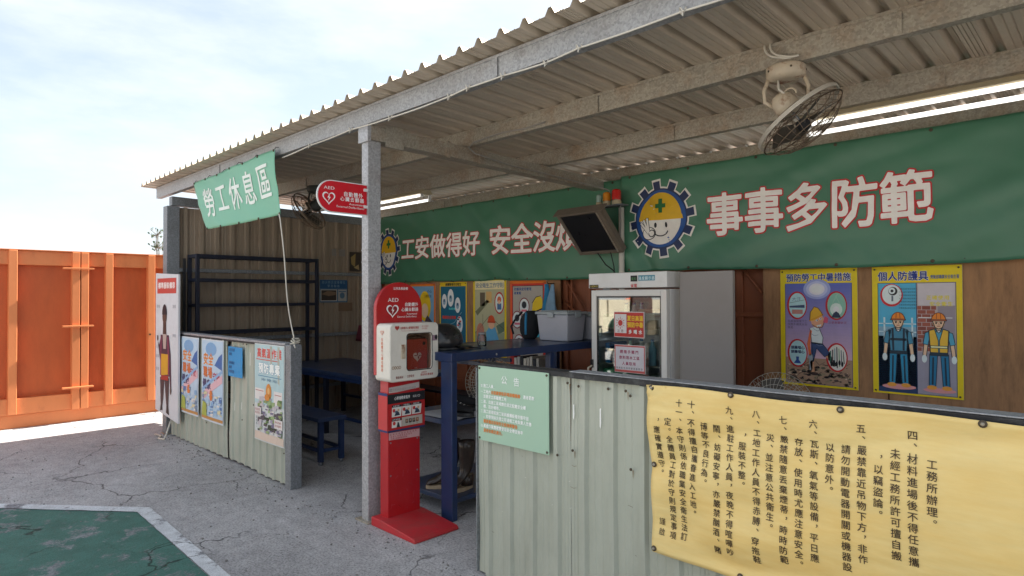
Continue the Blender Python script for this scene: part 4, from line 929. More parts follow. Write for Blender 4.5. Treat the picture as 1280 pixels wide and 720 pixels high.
P.poly([(.285, .495), (.325, .505), (.318, .488), (.295, .482)], '#f0ece4', 9); P.poly([(.335, .52), (.37, .515), (.375, .555), (.35, .57)], '#c2506a', 8)
for (px_, py_) in ((.30, .50), (.28, .46), (.315, .38)): P.line([(px_-.04, py_-.03), (px_-.01, py_-.05), (px_+.02, py_-.04)], .003, '#7a8494', 8)
P.line([(.235, .47), (.25, .35), (.33, .345), (.335, .40), (.30, .49)], .004, '#2c2c38', 9); P.line([(.245, .36), (.26, .20), (.285, .31), (.345, .245), (.39, .27), (.33, .35)], .004, '#1c2234', 9)
P.line([(.235, .535), (.24, .60), (.27, .645), (.30, .635), (.325, .60), (.335, .575)], .005, '#5a3a14', 10); P.line([(.345, .52), (.33, .48), (.29, .475), (.255, .50)], .004, '#4a2c20', 9)
for k in range(7): P.line([(.05+k*.078, .06+.02*(k % 3)), (.09+k*.07, .09+.015*(k % 2)), (.11+k*.07, .12)], .003, '#1e1a1a', 5)
P.build('printed_picture', t); pins(t, W, H, -2.085, .868)
# protective gear poster
t, P, W, H = poster('yellow bordered poster 個人防護具 with two standing workers in helmets', -1.395, -.828, .868, 1.817, '#dcb80e')
P.text('個人防護具', .040, H-.108, .072, '#f0ead0', 2, pitch=.0655, w=.9, off=.05, res=2); P.text('個人防護具', .040, H-.108, .072, '#142a78', 3, pitch=.0655, w=.9, off=.022, res=2); P.text('勞動部職業安全衛生署', .378, H-.098, .030, '#33508a', 3, pitch=.0172, w=.58, off=.012)
P.rect(.038, .014, W-.036, H-.122, '#20365c', 1); P.rect(.042, .05, .287, H-.126, '#4ca0c0', 2); P.rect(.042, .05, .287, .43, '#35506c', 2)
for k in range(22): P.rect(.042, .05+k*.017, .287, .05+k*.017+.003, '#2c4460', 3)
P.rect(.042, .43, .287, .50, '#7a9cb0', 3); P.rect(.292, .05, W-.040, H-.126, '#a89a98', 2); P.rect(.292, .018, W-.04, .32, '#8f8a98', 3)
for r_ in range(11):
    for c_ in range(2 if r_ % 2 else 3):
        a = .296+c_*.056-(.028 if r_ % 2 == 0 else 0)+(.0 if r_ % 2 == 0 else 0); P.rect(max(.294, a), .33+r_*.030, min(.41, a+.051), .356+r_*.030, ('#8a4a3c', '#94503f', '#7d4034')[(r_+c_) % 3], 4)
P.rect(.30, .66, W-.044, H-.13, '#b8b0b4', 5); P.rect(.42, .33, W-.044, .66, '#8a8088', 4); P.rect(.30, .57, W-.06, .575, '#d8d8d4', 5)
for a in (.075, .255): P.rect(a, .34, a+.012, .57, '#b8ccd4', 4)
for b_ in (.46, .52): P.rect(.042, b_, .287, b_+.007, '#b8ccd4', 4)
P.poly([(.13+.075*math.cos(a), .735+.085*math.sin(a)) for a in [2*math.pi*i/30 for i in range(30)]], '#b81c24', 5); P.ell(.132, .740, .064, .073, '#c8dce0', 6, 30); P.ell(.14, .765, .030, .032, '#22242a', 7, 20); P.ell(.134, .768, .022, .024, '#c8dce0', 8, 20); P.ell(.135, .767, .010, .011, '#30343a', 9, 12); P.rect(.130, .69, .142, .73, '#5a6470', 7)
for r_ in range(7): P.text('防護具應依規定配戴使', .178, .775-r_*.0235, .0125, '#20445c', 6, pitch=.0118, w=.85)
P.text('正確使用', .35, .70, .034, '#c8b838', 6, pitch=.036, off=.02); P.text('安全衛生', .37, .655, .034, '#c8b838', 6, pitch=.036, off=.02)
worker(P, .172, .055, .56, 7, harness=True, shirt='#3d7c98', trousers='#1f7a9e', wx=.92); worker(P, .425, .055, .56, 7, vest='#d8a838', shirt='#4a94b0', wx=.92)
P.ell(.172, .058, .11, .020, '#c88a8a', 6, 20); P.ell(.425, .052, .10, .018, '#c88a8a', 6, 20)
P.build('printed_picture', t); pins(t, W, H, -1.395, .868)
# four posters behind the workbench
t, P, W, H = poster('orange bordered poster half hidden by the red AED headboard', -7.27, -6.69, .86, 1.79, '#c8401c')
P.rect(.01, .01, W-.01, H-.01, '#d87a28', 1); P.rect(.035, .035, W-.035, H-.035, '#6f94b4', 2); P.ell(W*.60, .62, .13, .21, '#e0ac1c', 3, 24); P.ell(W*.60, .56, .075, .10, '#e0b090', 4, 18); P.rect(.035, .035, W-.035, .33, '#8a7a70', 3); P.poly([(.30, .33), (.40, .50), (.50, .42), (.54, .33)], '#4a3a40', 4)
P.text('小心', .40, .80, .05, '#2c4468', 3, off=.02); P.text('注意安全', .33, .74, .04, '#33506c', 3, off=.02)
P.build('printed_picture', t); pins(t, W, H, -7.27, .86)
t, P, W, H = poster('teal poster with white ovals and a thin yellow border', -6.60, -6.05, .85, 1.80, '#cfae14')
P.rect(.022, .022, W-.022, H-.055, '#125a74', 1); P.text('維護職場安全衛生', .12, H-.050, .042, '#2c3020', 2, pitch=.040, off=.02)
for a, b_, r_ in ((.10, .70, .055), (.23, .745, .066), (.37, .65, .058), (.41, .40, .062), (.08, .29, .06), (.40, .18, .07), (.20, .12, .05)):
    P.ell(a, b_, r_*.95, r_*1.75 if b_ > .3 else r_*1.5, '#d8dcdc', 3, 26); P.ell(a, b_-.01, r_*.5, r_*.7, '#8aa0b0', 4, 14); P.text('戴', a-.02, b_-.01, .04, '#33506c', 5, off=.02)
P.text('頭部防護', .19, .585, .032, '#5ac0c0', 3, off=.02); P.text('職業安全常識', .06, .465, .045, '#c03c2c', 3, pitch=.046, off=.03)
for k in range(6): P.rect(.36+.02*(k % 3), .38+k*.025, .40+.02*(k % 3), .40+k*.025, ('#c04040', '#2c3858')[k % 2], 5)
P.line([(.08, .36), (.30, .42), (.45, .56)], .004, '#a8c8cc', 4)
P.build('printed_picture', t); pins(t, W, H, -6.60, .85)
t, P, W, H = poster('yellow bordered poster of a seated worker in a red cap', -5.93, -5.335, .87, 1.82, '#dcb414')
P.rect(.035, .02, W-.035, H-.02, '#8a8f74', 1); P.rect(.035, H-.125, W-.035, H-.015, '#cfc39a', 2)
P.text('安全衛生工作守則', .05, H-.105, .066, '#d8c890', 3, pitch=.062, off=.04); P.text('安全衛生工作守則', .05, H-.105, .066, '#50648a', 4, pitch=.062, off=.012)
P.rect(.04, .30, W-.04, H-.13, '#a8a484', 2); P.poly([(.04, .55), (.25, .70), (.30, .68), (.08, .50)], '#6a6a50', 3); P.rect(.13, .62, .22, .79, '#5a5040', 3); P.rect(.24, .66, .34, .80, '#c09a60', 3)
P.ell(.475, .66, .085, .135, '#a82c28', 4, 26); P.ell(.475, .66, .070, .115, '#c8d0cc', 5, 26); P.ell(.475, .70, .035, .04, '#c06040', 6, 14); P.rect(.44, .58, .51, .655, '#44648a', 6); P.ell(.475, .67, .022, .025, '#d8a888', 7, 12)
P.ell(.135, .30, .07, .11, '#b87860', 4, 18); P.poly([(.06, .20), (.12, .34), (.20, .30), (.22, .12), (.08, .10)], '#a87468', 5); P.rect(.04, .02, W-.04, .15, '#a89878', 3)
P.poly([(.26, .04), (.24, .30), (.30, .37), (.40, .36), (.47, .20), (.44, .04)], '#5896b8', 5); P.poly([(.33, .04), (.34, .20), (.42, .20), (.46, .04)], '#1c3a60', 6); P.ell(.335, .40, .055, .062, '#d8a080', 6, 18)
P.poly([(.335+.065*math.cos(a), .42+.09*math.sin(a)) for a in [math.pi*i/12 for i in range(13)]], '#c04820', 7); P.rect(.265, .415, .41, .432, '#a83c18', 8); P.text('工', .30, .10, .05, '#d8d8d0', 7)
P.line([(.04, .28), (.30, .50), (.56, .34)], .005, '#3a3830', 4); P.line([(.18, .52), (.18, .34)], .005, '#3a3830', 4); P.poly([(.42, .38), (.56, .44), (.56, .32), (.46, .28)], '#586a58', 3)
P.build('printed_picture', t); pins(t, W, H, -5.93, .87)
t, P, W, H = poster('orange and red bordered poster of a figure in a yellow cap beside ovals', -5.275, -4.70, .87, 1.82, '#b82c1c')
P.rect(.0, H-.06, W, H, '#d86a20', 1); P.rect(.008, .02, .03, H-.05, '#d8582a', 1); P.rect(W-.03, .1, W-.008, H-.05, '#d8582a', 1); P.rect(.045, .03, W-.045, H-.085, '#2a2a38', 2); P.rect(.052, .037, W-.052, H-.092, '#9c948c', 3)
P.text('防護具使用管理', .07, H-.145, .040, '#28487a', 4, pitch=.040, off=.02); P.text('確實戴', .07, H-.19, .036, '#28487a', 4, pitch=.040, off=.02)
for a, b_ in ((.235, .62), (.12, .465), (.27, .37), (.15, .19)):
    P.ell(a, b_, .085, .105, '#7a2c34', 4, 26); P.ell(a, b_, .073, .092, '#c4c8c8', 5, 26); P.ell(a, b_+.02, .038, .042, '#242830', 6, 14); P.rect(a-.045, b_-.06, a+.045, b_-.035, '#c06070', 6)
P.poly([(.355, .555), (.37, .66), (.42, .725), (.49, .74), (.52, .70), (.522, .60), (.45, .565), (.38, .54)], '#e0b01c', 5); P.line([(.36, .55), (.45, .575), (.522, .60)], .016, '#1c1c20', 6); P.line([(.36, .66), (.42, .73), (.50, .745)], .008, '#1c1c20', 6)
P.ell(.46, .50, .075, .08, '#d8a890', 5, 18); P.ell(.45, .505, .010, .02, '#1c1c20', 6, 8); P.poly([(.34, .36), (.36, .45), (.48, .43), (.523, .38), (.523, .16), (.42, .10), (.37, .20)], '#1a1c24', 6); P.poly([(.40, .22), (.43, .36), (.48, .33), (.46, .18)], '#2c8aa0', 7)
P.build('printed_picture', t); pins(t, W, H, -5.275, .87)

# ------------------------------------------------------------------ left low wall posters and the standee
def wsheet(label, x0, x1, z0, z1, y, base, grp='papers taped to the left low wall'):
    t = thing('poster', label, 'poster', ((x0+x1)/2, y, z0), grp)
    b = MB(); n = 10
    for i in range(n):   # a thin sheet whose lower end curls a little off the ribs
        pass
    rows_ = 12; vs = []; fs = []
    for s_ in (0, 1):
        for j in range(rows_+1):
            for i in range(9):
                u, v = i/8, j/rows_
                vs.append((x0+(x1-x0)*u, y-.006*math.sin(u*math.pi*1.0)*(1-v)-.004*nz_(u*3, v*4, x0)+s_*.0012, z0+(z1-z0)*v-.01*u*(1-v)*0))
    k = 9; off = k*(rows_+1)
    for s_ in (0, 1):
        for j in range(rows_):
            for i in range(8): a = s_*off+j*k+i; fs.append((a, a+1, a+k+1, a+k))
    for j in range(rows_): a = j*k; fs.append((a, a+k, off+a+k, off+a)); a += 8; fs.append((a, a+k, off+a+k, off+a))
    b.add(vs, fs); b.build('sheet', ink(base), t)
    wf = lambda u, v: Vector((0, -.006*math.sin(u/(x1-x0)*math.pi)*(1-v/(z1-z0))-.004*nz_(u/(x1-x0)*3, v/(z1-z0)*4, x0), 0))
    P = wallprint(x0, y, z0, warp=wf, maxedge=.09, step=.0008); return t, P, x1-x0, z1-z0
def collage(P, x0, y0, x1, y1, cols, n, seed, L_=3, s0=.02, s1=.07):
    rn = random.Random(seed)
    for k in range(n):
        a, b_, s, q = rn.uniform(x0, x1), rn.uniform(y0, y1), rn.uniform(s0, s1), rn.uniform(.4, 1.2)
        P.poly([(max(x0, a-s), b_-s*q*.5), (min(x1, a+s*.7), b_-s*q*.6), (min(x1, a+s), min(y1, b_+s*q*.5)), (max(x0, a-s*.8), min(y1, b_+s*q*.4))], rn.choice(cols), L_+k % 4)
for x0, x1, lab, sd in ((-7.62, -7.09, 'pale blue and orange printed poster nearest the tall white standee', 4), (-7.00, -6.415, 'pale blue and orange printed poster left of the small blue notice', 9)):
    t, P, W, H = wsheet(lab, x0, x1, .335, 1.178, 2.452, '#cfd6dc')
    P.rect(.012, .05, W-.012, H-.015, '#b9cfe2', 1); P.ell(W*.45, H-.10, .15, .07, '#7ea8d0', 2, 20); P.poly([(W*.62, H-.26), (W-.03, H-.30), (W-.03, H-.13), (W*.8, H-.17)], '#3f6aa8', 2)
    P.text('安全', W*.10, H-.27, .13, '#e8e4dc', 2, pitch=.14, off=.05); P.text('安全', W*.10, H-.27, .13, '#d8803c', 3, pitch=.14, off=.03)
    P.text('職場', W*.10, H-.40, .12, '#d0703c', 3, pitch=.13, off=.03); P.text('健康', W*.06, H-.52, .11, '#3c3c68', 3, pitch=.12, off=.04); P.text('守護', W*.55, H-.42, .09, '#b04a60', 3, pitch=.09, off=.03)
    P.poly([(.02, .28), (W-.02, .50), (W-.02, .42), (.02, .20)], '#e0b4bc', 3); P.poly([(.02, .33), (W-.02, .55), (W-.02, .52), (.02, .30)], '#8fb4dc', 4); P.ell(W*.48, .27, .045, .055, '#d8783c', 6, 14)
    collage(P, .03, .07, W-.03, .30, ['#8ab0d4', '#b8cce0', '#5a7ab0', '#a8c4dc', '#dcd0a8', '#7a8ca8', '#e4dcd4'], 60, sd, 5, .015, .05)
    P.rect(.012, .02, W-.012, .05, '#c08a4c', 2); P.poly([(.03, .05), (.18, .05), (.16, .18), (.05, .20)], '#a8b04c', 10)
    P.build('printed_picture', t)
t, P, W, H = wsheet('small bright blue handwritten notice on the left low wall', -6.325, -5.99, .842, 1.130, 2.462, '#2f8fc8')
for r_, tx in enumerate(('公告注意', '環境', '', '保持清潔', '維護', '勿丟垃圾')): P.text(tx, .03, H-.045-r_*.042, .032, '#1d4f80', 2, pitch=.034, off=.015)
P.build('lettering', t)
t, P, W, H = wsheet('white poster with red heading and a photo collage, beside the end post', -5.705, -5.115, .325, 1.192, 2.458, '#cfd2d0')
P.rect(.01, .33, W-.01, H-.01, '#b4cdd0', 1); P.text('高氣溫作業', .06, H-.125, .09, '#f0e8e4', 2, pitch=.098, off=.06); P.text('高氣溫作業', .06, H-.125, .09, '#cc5a54', 3, pitch=.098, off=.035); P.line([(.04, H-.14), (.50, H-.14)], .008, '#cc5a54', 3)
P.text('預防專案', .09, H-.265, .10, '#5a90b0', 2, pitch=.108, off=.07); P.text('預防專案', .09, H-.265, .10, '#eef0ec', 3, pitch=.108, off=.035); P.line([(.08, H-.285), (.54, H-.285)], .006, '#4a86a8', 3)
for k in range(3): P.text('多喝水', .15+k*.11, H-.33, .030, '#4a7a98', 3, pitch=.03)
P.ell(.30, H-.42, .055, .075, '#d88a3c', 4, 18); P.ell(.30, H-.41, .02, .03, '#e8b878', 5, 12); P.rect(.02, H-.50, .22, H-.40, '#e4dcd8', 3); P.line([(.03, H-.42), (.20, H-.42)], .006, '#b86a60', 4); P.rect(.40, H-.52, .56, H-.40, '#e4dcd8', 3); P.line([(.42, H-.43), (.54, H-.43)], .006, '#b86a60', 4)
collage(P, .08, .09, W-.03, .40, ['#5c7a48', '#8a9a64', '#a49cae', '#3c4434', '#c4bcc0', '#787088', '#9cb07c', '#d8d0cc', '#5a5058'], 110, 12, 5, .015, .05)
P.rect(.01, .012, W-.01, .08, '#d9c4b4', 2); P.rect(.02, .22, .16, .30, '#e0d8d4', 10); P.rect(.42, .15, .57, .23, '#e0d8d4', 10); P.ell(.28, .40, .05, .03, '#d88a3c', 10, 14)
for r_ in range(2): P.text('休息時間', .03, .265-r_*.03, .024, '#a85a5c', 11, pitch=.026); P.text('補充電解質', .43, .195-r_*.03, .022, '#a85a5c', 11, pitch=.024)
P.text('安全第一', .05, .19, .026, '#3c3c58', 10, pitch=.028, vert=True)
P.build('printed_picture', t)
# tall white standee
st = thing('standee_board', 'tall narrow white board printed with a vested worker, by the corner post', 'board', (-7.95, 2.4, 0))
sx0, sx1 = -8.22, -7.60
b = MB(); b.add([(sx0, 2.36, .30), (sx1, 2.41, .20), (sx1, 2.43, .20), (sx0, 2.38, .30), (sx0, 2.36, 1.90), (sx1, 2.41, 1.872), (sx1, 2.43, 1.872), (sx0, 2.38, 1.90)], [(0, 3, 2, 1), (4, 5, 6, 7), (0, 1, 5, 4), (1, 2, 6, 5), (2, 3, 7, 6), (3, 0, 4, 7)])
b.build('panel', ink('#d4d4d8'), st)
U = Vector((sx1-sx0, .05, 0)).normalized(); Pn = Print((sx0, 2.36, .16), U, ZA, Vector((U.y, -U.x, 0)))
Pn.rect(.05, 1.50, .57, 1.675, '#c64840', 2); Pn.text('標準服裝儀容', .075, 1.555, .075, '#ecdcd8', 3, pitch=.078, off=.03)
for a, b_ in ((.06, 1.33), (.50, 1.33), (.50, 1.0), (.04, .75), (.04, .60), (.05, .86)): Pn.text('配帽', a-.02, b_, .04, '#8a8a90', 3, pitch=.045, w=.9)
cx = .26
Pn.ell(cx, 1.235, .060, .085, '#5a4038', 5, 18); Pn.poly([(cx+.066*math.cos(a), 1.255+.12*math.sin(a)) for a in [math.pi*i/12 for i in range(13)]], '#241c28', 6); Pn.poly([(cx-.05, 1.0), (cx+.05, 1.0), (cx+.04, 1.17), (cx-.04, 1.17)], '#4a3430', 4)
Pn.poly([(cx-.11, 1.02), (cx+.12, 1.02), (cx+.15, .55), (cx-.12, .55)], '#4c2c40', 4); Pn.poly([(cx-.05, 1.03), (cx+.06, 1.03), (cx+.04, .86), (cx-.03, .86)], '#b8a49c', 5)
Pn.poly([(cx-.09, .80), (cx+.10, .80), (cx+.10, .57), (cx-.09, .55)], '#d8a02c', 6); Pn.rect(cx-.09, .50, cx+.11, .555, '#a83028', 6); Pn.line([(cx-.09, 1.0), (cx-.10, .56)], .016, '#b04a68', 7); Pn.line([(cx+.10, 1.0), (cx+.12, .56)], .016, '#b04a68', 7)
Pn.poly([(cx-.15, .90), (cx-.10, 1.0), (cx-.12, .72), (cx-.19, .95)], '#4c2c40', 5); Pn.ell(cx-.19, .98, .018, .035, '#4a3430', 6, 10); Pn.poly([(cx+.12, 1.0), (cx+.17, .80), (cx+.19, .42), (cx+.16, .42), (cx+.12, .70)], '#4c2c40', 5); Pn.ell(cx+.175, .39, .02, .045, '#4a3430', 6, 10)
Pn.poly([(cx-.12, .52), (cx+.12, .52), (cx+.10, .14), (cx+.05, .14), (cx+.005, .44), (cx-.03, .14), (cx-.09, .16)], '#4a3434', 5) if False else None
Pn.poly([(cx-.12, .53), (cx+.005, .53), (cx-.03, -.0+.28), (cx-.06, .20), (cx-.10, .20), (cx-.11, .35)], '#46343a', 4); Pn.poly([(cx+.005, .53), (cx+.13, .53), (cx+.12, .35), (cx+.11, .20), (cx+.06, .20), (cx+.03, .35)], '#46343a', 4)
Pn.poly([(cx-.12, .14), (cx-.05, .15), (cx-.06, .21), (cx-.10, .21)], '#2c2024', 5); Pn.poly([(cx+.05, .13), (cx+.13, .11), (cx+.11, .21), (cx+.06, .21)], '#2c2024', 5)
Pn.build('printed_picture', st)
box('bracket', (-8.16, 2.381, 1.0), (-8.13, 2.439, 1.03), GALVD, st)
b = MB(); b.tube([(-7.85, 2.42, .22), (-7.82, 2.36, .06), (-7.80, 2.33, .012), (-7.9, 2.30, .010), (-8.0, 2.36, .012), (-8.12, 2.33, .02)], .010, 6); b.build('hook', CABLE, st)

# ------------------------------------------------------------------ workbench and what stands on it
wb = thing('workbench', 'high dark blue steel workbench running back beside the fridge', 'workbench', (-3.8, 3.9, 0))
TX0, TX1, TY0, TY1, TZ = -4.22, -3.455, 2.905, 4.95, 1.20
box('top', (TX0+.045, TY0+.045, TZ-.02), (TX1-.0455, TY1-.045, TZ-.002), BLUET, wb, .002)
for a, c in (((TX0, TY0), (TX1, TY0+.045)), ((TX0, TY1-.045), (TX1, TY1))): box('edge_rail', (a[0], a[1], TZ-.062), (c[0], c[1], TZ), BLUE, wb, .003)
for a in (TX0, TX1-.045): box('edge_rail', (a, TY0+.0455, TZ-.062), (a+.045, TY1-.0455, TZ), BLUE, wb, .003)
for x, y in ((TX1-.125, TY0+.002), (TX0, TY0+.002), (TX1-.06, 3.98), (TX0, 3.98), (TX1-.06, TY1-.06), (TX0, TY1-.06)):
    big = x > -3.7 and y < 3; s_ = .125 if big else .055
    if big: b = MB(); b.box((x, y, 0), (x+s_, y+.05, TZ-.063)); b.build('leg', BLUE, wb, .004)
    else: box('leg', (x, y, 0), (x+s_, y+.055, TZ-.063), BLUE, wb, .003)
for z, x0_, x1_, ya, yb_ in ((.66, TX0+.06, TX1-.13, TY0+.06, 3.95), (.10, TX0+.06, TX1-.13, TY0+.06, 3.95)):
    box('shelf', (x0_, ya, z), (x1_+.07, yb_, z+.035), BLUET, wb, .003)
for y in (3.3, 3.65): box('drawer_rail', (TX0+.1, y, 1.07), (TX1-.15, y+.02, 1.10), BLUE, wb)
b = MB().lathe([(.008, 0), (.008, .004), (.004, .006)], (TX1+.001, 3.35, 1.165), 10, ax=(1, 0, 0)); b.build('bolt', GALV, wb)
# helmet
hm = thing('helmet', 'black open face helmet lying on the near end of the workbench', 'helmet', (-3.80, 3.10, TZ))
prof = [(.135, 0), (.146, .02), (.150, .05), (.142, .095), (.122, .135), (.088, .168), (.045, .184), (.002, .188)]
MB().lathe(prof, (-3.80, 3.11, TZ+.012), 28, sx=.92, sy=1.12).build('shell', BLACK, hm)
b = MB(); n = 16; vs = []; fs = []
for i in range(n+1):
    a = R(5+170*i/n)
    for rr_, zz in ((.140, .045), (.215+.02*math.sin(a), .022), (.215+.02*math.sin(a), .015), (.140, .035)): vs.append((-3.80+rr_*math.cos(a)*.8, 3.11+rr_*math.sin(a)*1.12, TZ+zz))
for i in range(n):
    for q in range(4): fs.append((i*4+q, i*4+(q+1) % 4, (i+1)*4+(q+1) % 4, (i+1)*4+q))
b.add(vs, fs, sm=True).build('visor_peak', BLACK, hm)
MB().lathe([(.158, 0), (.160, .012), (.152, .016)], (-3.80, 3.11, TZ+.001), 28, sx=.92, sy=1.12).build('rim', CAPD, hm)
for a in (60, 150): MB().tube([(-3.80+.13*math.cos(R(a)), 3.11+.16*math.sin(R(a)), TZ+.03), (-3.80+.19*math.cos(R(a)), 3.11+.22*math.sin(R(a)), TZ+.006), (-3.72+.19*math.cos(R(a)), 3.13+.25*math.sin(R(a)), TZ+.004)], .006, 6).build('chin_strap', BLACKM, hm)
jr = thing('glass_jar', 'small clear glass jar behind the black helmet on the workbench', 'jar', (-3.80, 3.52, TZ))
MB().lathe([(.036, .0), (.038, .01), (.038, .07), (.030, .085), (.030, .095)], (-3.80, 3.52, TZ), 18).build('body', GLASSC, jr); MB().lathe([(.032, 0), (.032, .014)], (-3.80, 3.52, TZ+.0955), 18).build('lid', GALV, jr)
# storage bins
def bin_(x0, x1, y0, y1, label, h=.27):
    t = thing('storage_bin', label, 'storage bin', ((x0+x1)/2, (y0+y1)/2, TZ), 'grey lidded bins on the workbench')
    b = MB(); i_ = .02
    b.add([(x0+i_, y0+i_, TZ), (x1-i_, y0+i_, TZ), (x1-i_, y1-i_, TZ), (x0+i_, y1-i_, TZ), (x0, y0, TZ+h-.03), (x1, y0, TZ+h-.03), (x1, y1, TZ+h-.03), (x0, y1, TZ+h-.03)], [(0, 3, 2, 1), (4, 5, 6, 7), (0, 1, 5, 4), (1, 2, 6, 5), (2, 3, 7, 6), (3, 0, 4, 7)])
    b.build('tub', BINM, t, .012, seg=3); box('lid', (x0-.012, y0-.012, TZ+h-.0295), (x1+.012, y1+.012, TZ+h-.004), BINL, t, .008); box('lid_panel', (x0+.03, y0+.03, TZ+h-.0039), (x1-.03, y1-.03, TZ+h+.006), BINL, t, .005)
    for xx in ((x0+x1)/2,): box('clasp', (xx-.035, y0-.022, TZ+h-.055), (xx+.035, y0-.0125, TZ+h-.008), BINL, t, .003)
    box('clasp', (x1+.0125, (y0+y1)/2-.04, TZ+h-.055), (x1+.022, (y0+y1)/2+.04, TZ+h-.008), BINL, t, .003); return t
bin_(-3.93, -3.56, 4.33, 4.60, 'larger grey lidded storage bin, the nearer one on the workbench'); bin_(-3.86, -3.52, 4.66, 4.92, 'grey lidded storage bin half hidden between the nearer bin and the fridge', .25)
# cloths and rucksack
ct = thing('hanging_cloth', 'blue and pale blue cloths hanging from a peg over the posters', 'cloth', (-4.5, 5.3, 1.4))
b = MB()
def drape(b, x, z0, z1, w0, w1, y, ph):
    rows_ = 10; n = 14; vs = []; fs = []
    for j in range(rows_+1):
        t_ = j/rows_; w_ = w0+(w1-w0)*t_
        for i in range(n):
            a = 2*math.pi*i/n; r_ = 1+.25*math.sin(a*3+ph+t_*2)
            vs.append((x+w_*.5*math.cos(a)*r_+.01*math.sin(t_*4+ph), y+.035*math.sin(a)*r_*(.4+t_*.6), z1-(z1-z0)*t_-.015*math.sin(a*2+ph)*t_))
    for j in range(rows_):
        for i in range(n): fs.append((j*n+i, j*n+(i+1) % n, (j+1)*n+(i+1) % n, (j+1)*n+i))
    fs.append(tuple(range(n))); fs.append(tuple(range(rows_*n, rows_*n+n))[::-1]); b.add(vs, fs, sm=True)
b = MB(); drape(b, -4.635, 1.36, 1.745, .05, .15, 5.27, 0); b.build('blue_cloth', CLOTHB, ct)
b = MB(); drape(b, -4.53, 1.42, 1.74, .03, .17, 5.25, 2); b.build('pale_cloth', CLOTHL, ct)
MB().tube([(-4.585, 5.35, 1.75), (-4.585, 5.24, 1.75), (-4.585, 5.235, 1.77)], .006, 6).build('peg', SCREW, ct)
rk = thing('rucksack', 'black rucksack slumped on the workbench before the yellow cap poster', 'rucksack', (-4.10, 4.42, TZ))
b = MB(); vs = []; fs = []; rows_ = 9; n = 16
for j in range(rows_+1):
    t_ = j/rows_; w_ = .095*(math.sin(math.pi*(.12+.80*t_))**.6)
    for i in range(n):
        a = 2*math.pi*i/n; q = 1+.16*nz_(math.cos(a)*2, math.sin(a)*2, t_*3)
        vs.append((-4.10+w_*1.0*math.cos(a)*q+.02*t_, 4.42+w_*1.1*math.sin(a)*q, TZ+.27*t_))
for j in range(rows_):
    for i in range(n): fs.append((j*n+i, j*n+(i+1) % n, (j+1)*n+(i+1) % n, (j+1)*n+i))
fs += [tuple(range(n))[::-1], tuple(range(rows_*n, rows_*n+n))]; b.add(vs, fs, sm=True).build('bag', CANVAS, rk)
MB().tube([(-4.06, 4.33, TZ+.25), (-4.02, 4.28, TZ+.17), (-4.03, 4.29, TZ+.05)], .011, 6).build('strap', CLOTHB, rk); MB().tube([(-4.14, 4.36, TZ+.26), (-4.2, 4.32, TZ+.18), (-4.24, 4.31, TZ+.12), (-4.20, 4.3, TZ+.05)], .010, 6).build('strap', CANVAS, rk)
# binders in a rack under the bench top
for k in range(8):
    x = -4.66+k*.045; o = box('ring_binder', (x, 4.78, .55), (x+.036, 5.02, .96+.012*(k % 3)), ink(('#c4beb4', '#b8b4ac', '#2a2a30', '#c8c2b6', '#bdb6aa', '#c4beb4', '#30323a', '#b4aea4')[k]), None, .003)
    tag(o, ('white ring binder at the left end of the row, beside the red box', 'white ring binder just left of the first black binder', 'black ring binder with two white ones on its left', 'white ring binder just right of the first black binder', 'white ring binder in the middle of the row, below the poster', 'white ring binder just left of the second black binder', 'black ring binder with one white one on its right', 'white ring binder at the right end of the row')[k], 'binder', 'row of ring binders')
bs = thing('low_shelf', 'dark blue shelf unit holding the row of ring binders', 'shelf', (-4.5, 4.9, 0))
box('board', (-4.78, 4.72, .51), (-4.24, 5.08, .548), BLUE, bs, .003)
for x in (-4.78, -4.275):
    for y in (4.72, 5.045): box('leg', (x, y, 0), (x+.035, y+.035, .5095), BLUE, bs)
o = box('red_box', (-4.74, 4.80, .5485), (-4.68, 4.9, .98), ink('#a82420'), None, .003); tag(o, 'narrow red box at the left end of the binder row', 'box')
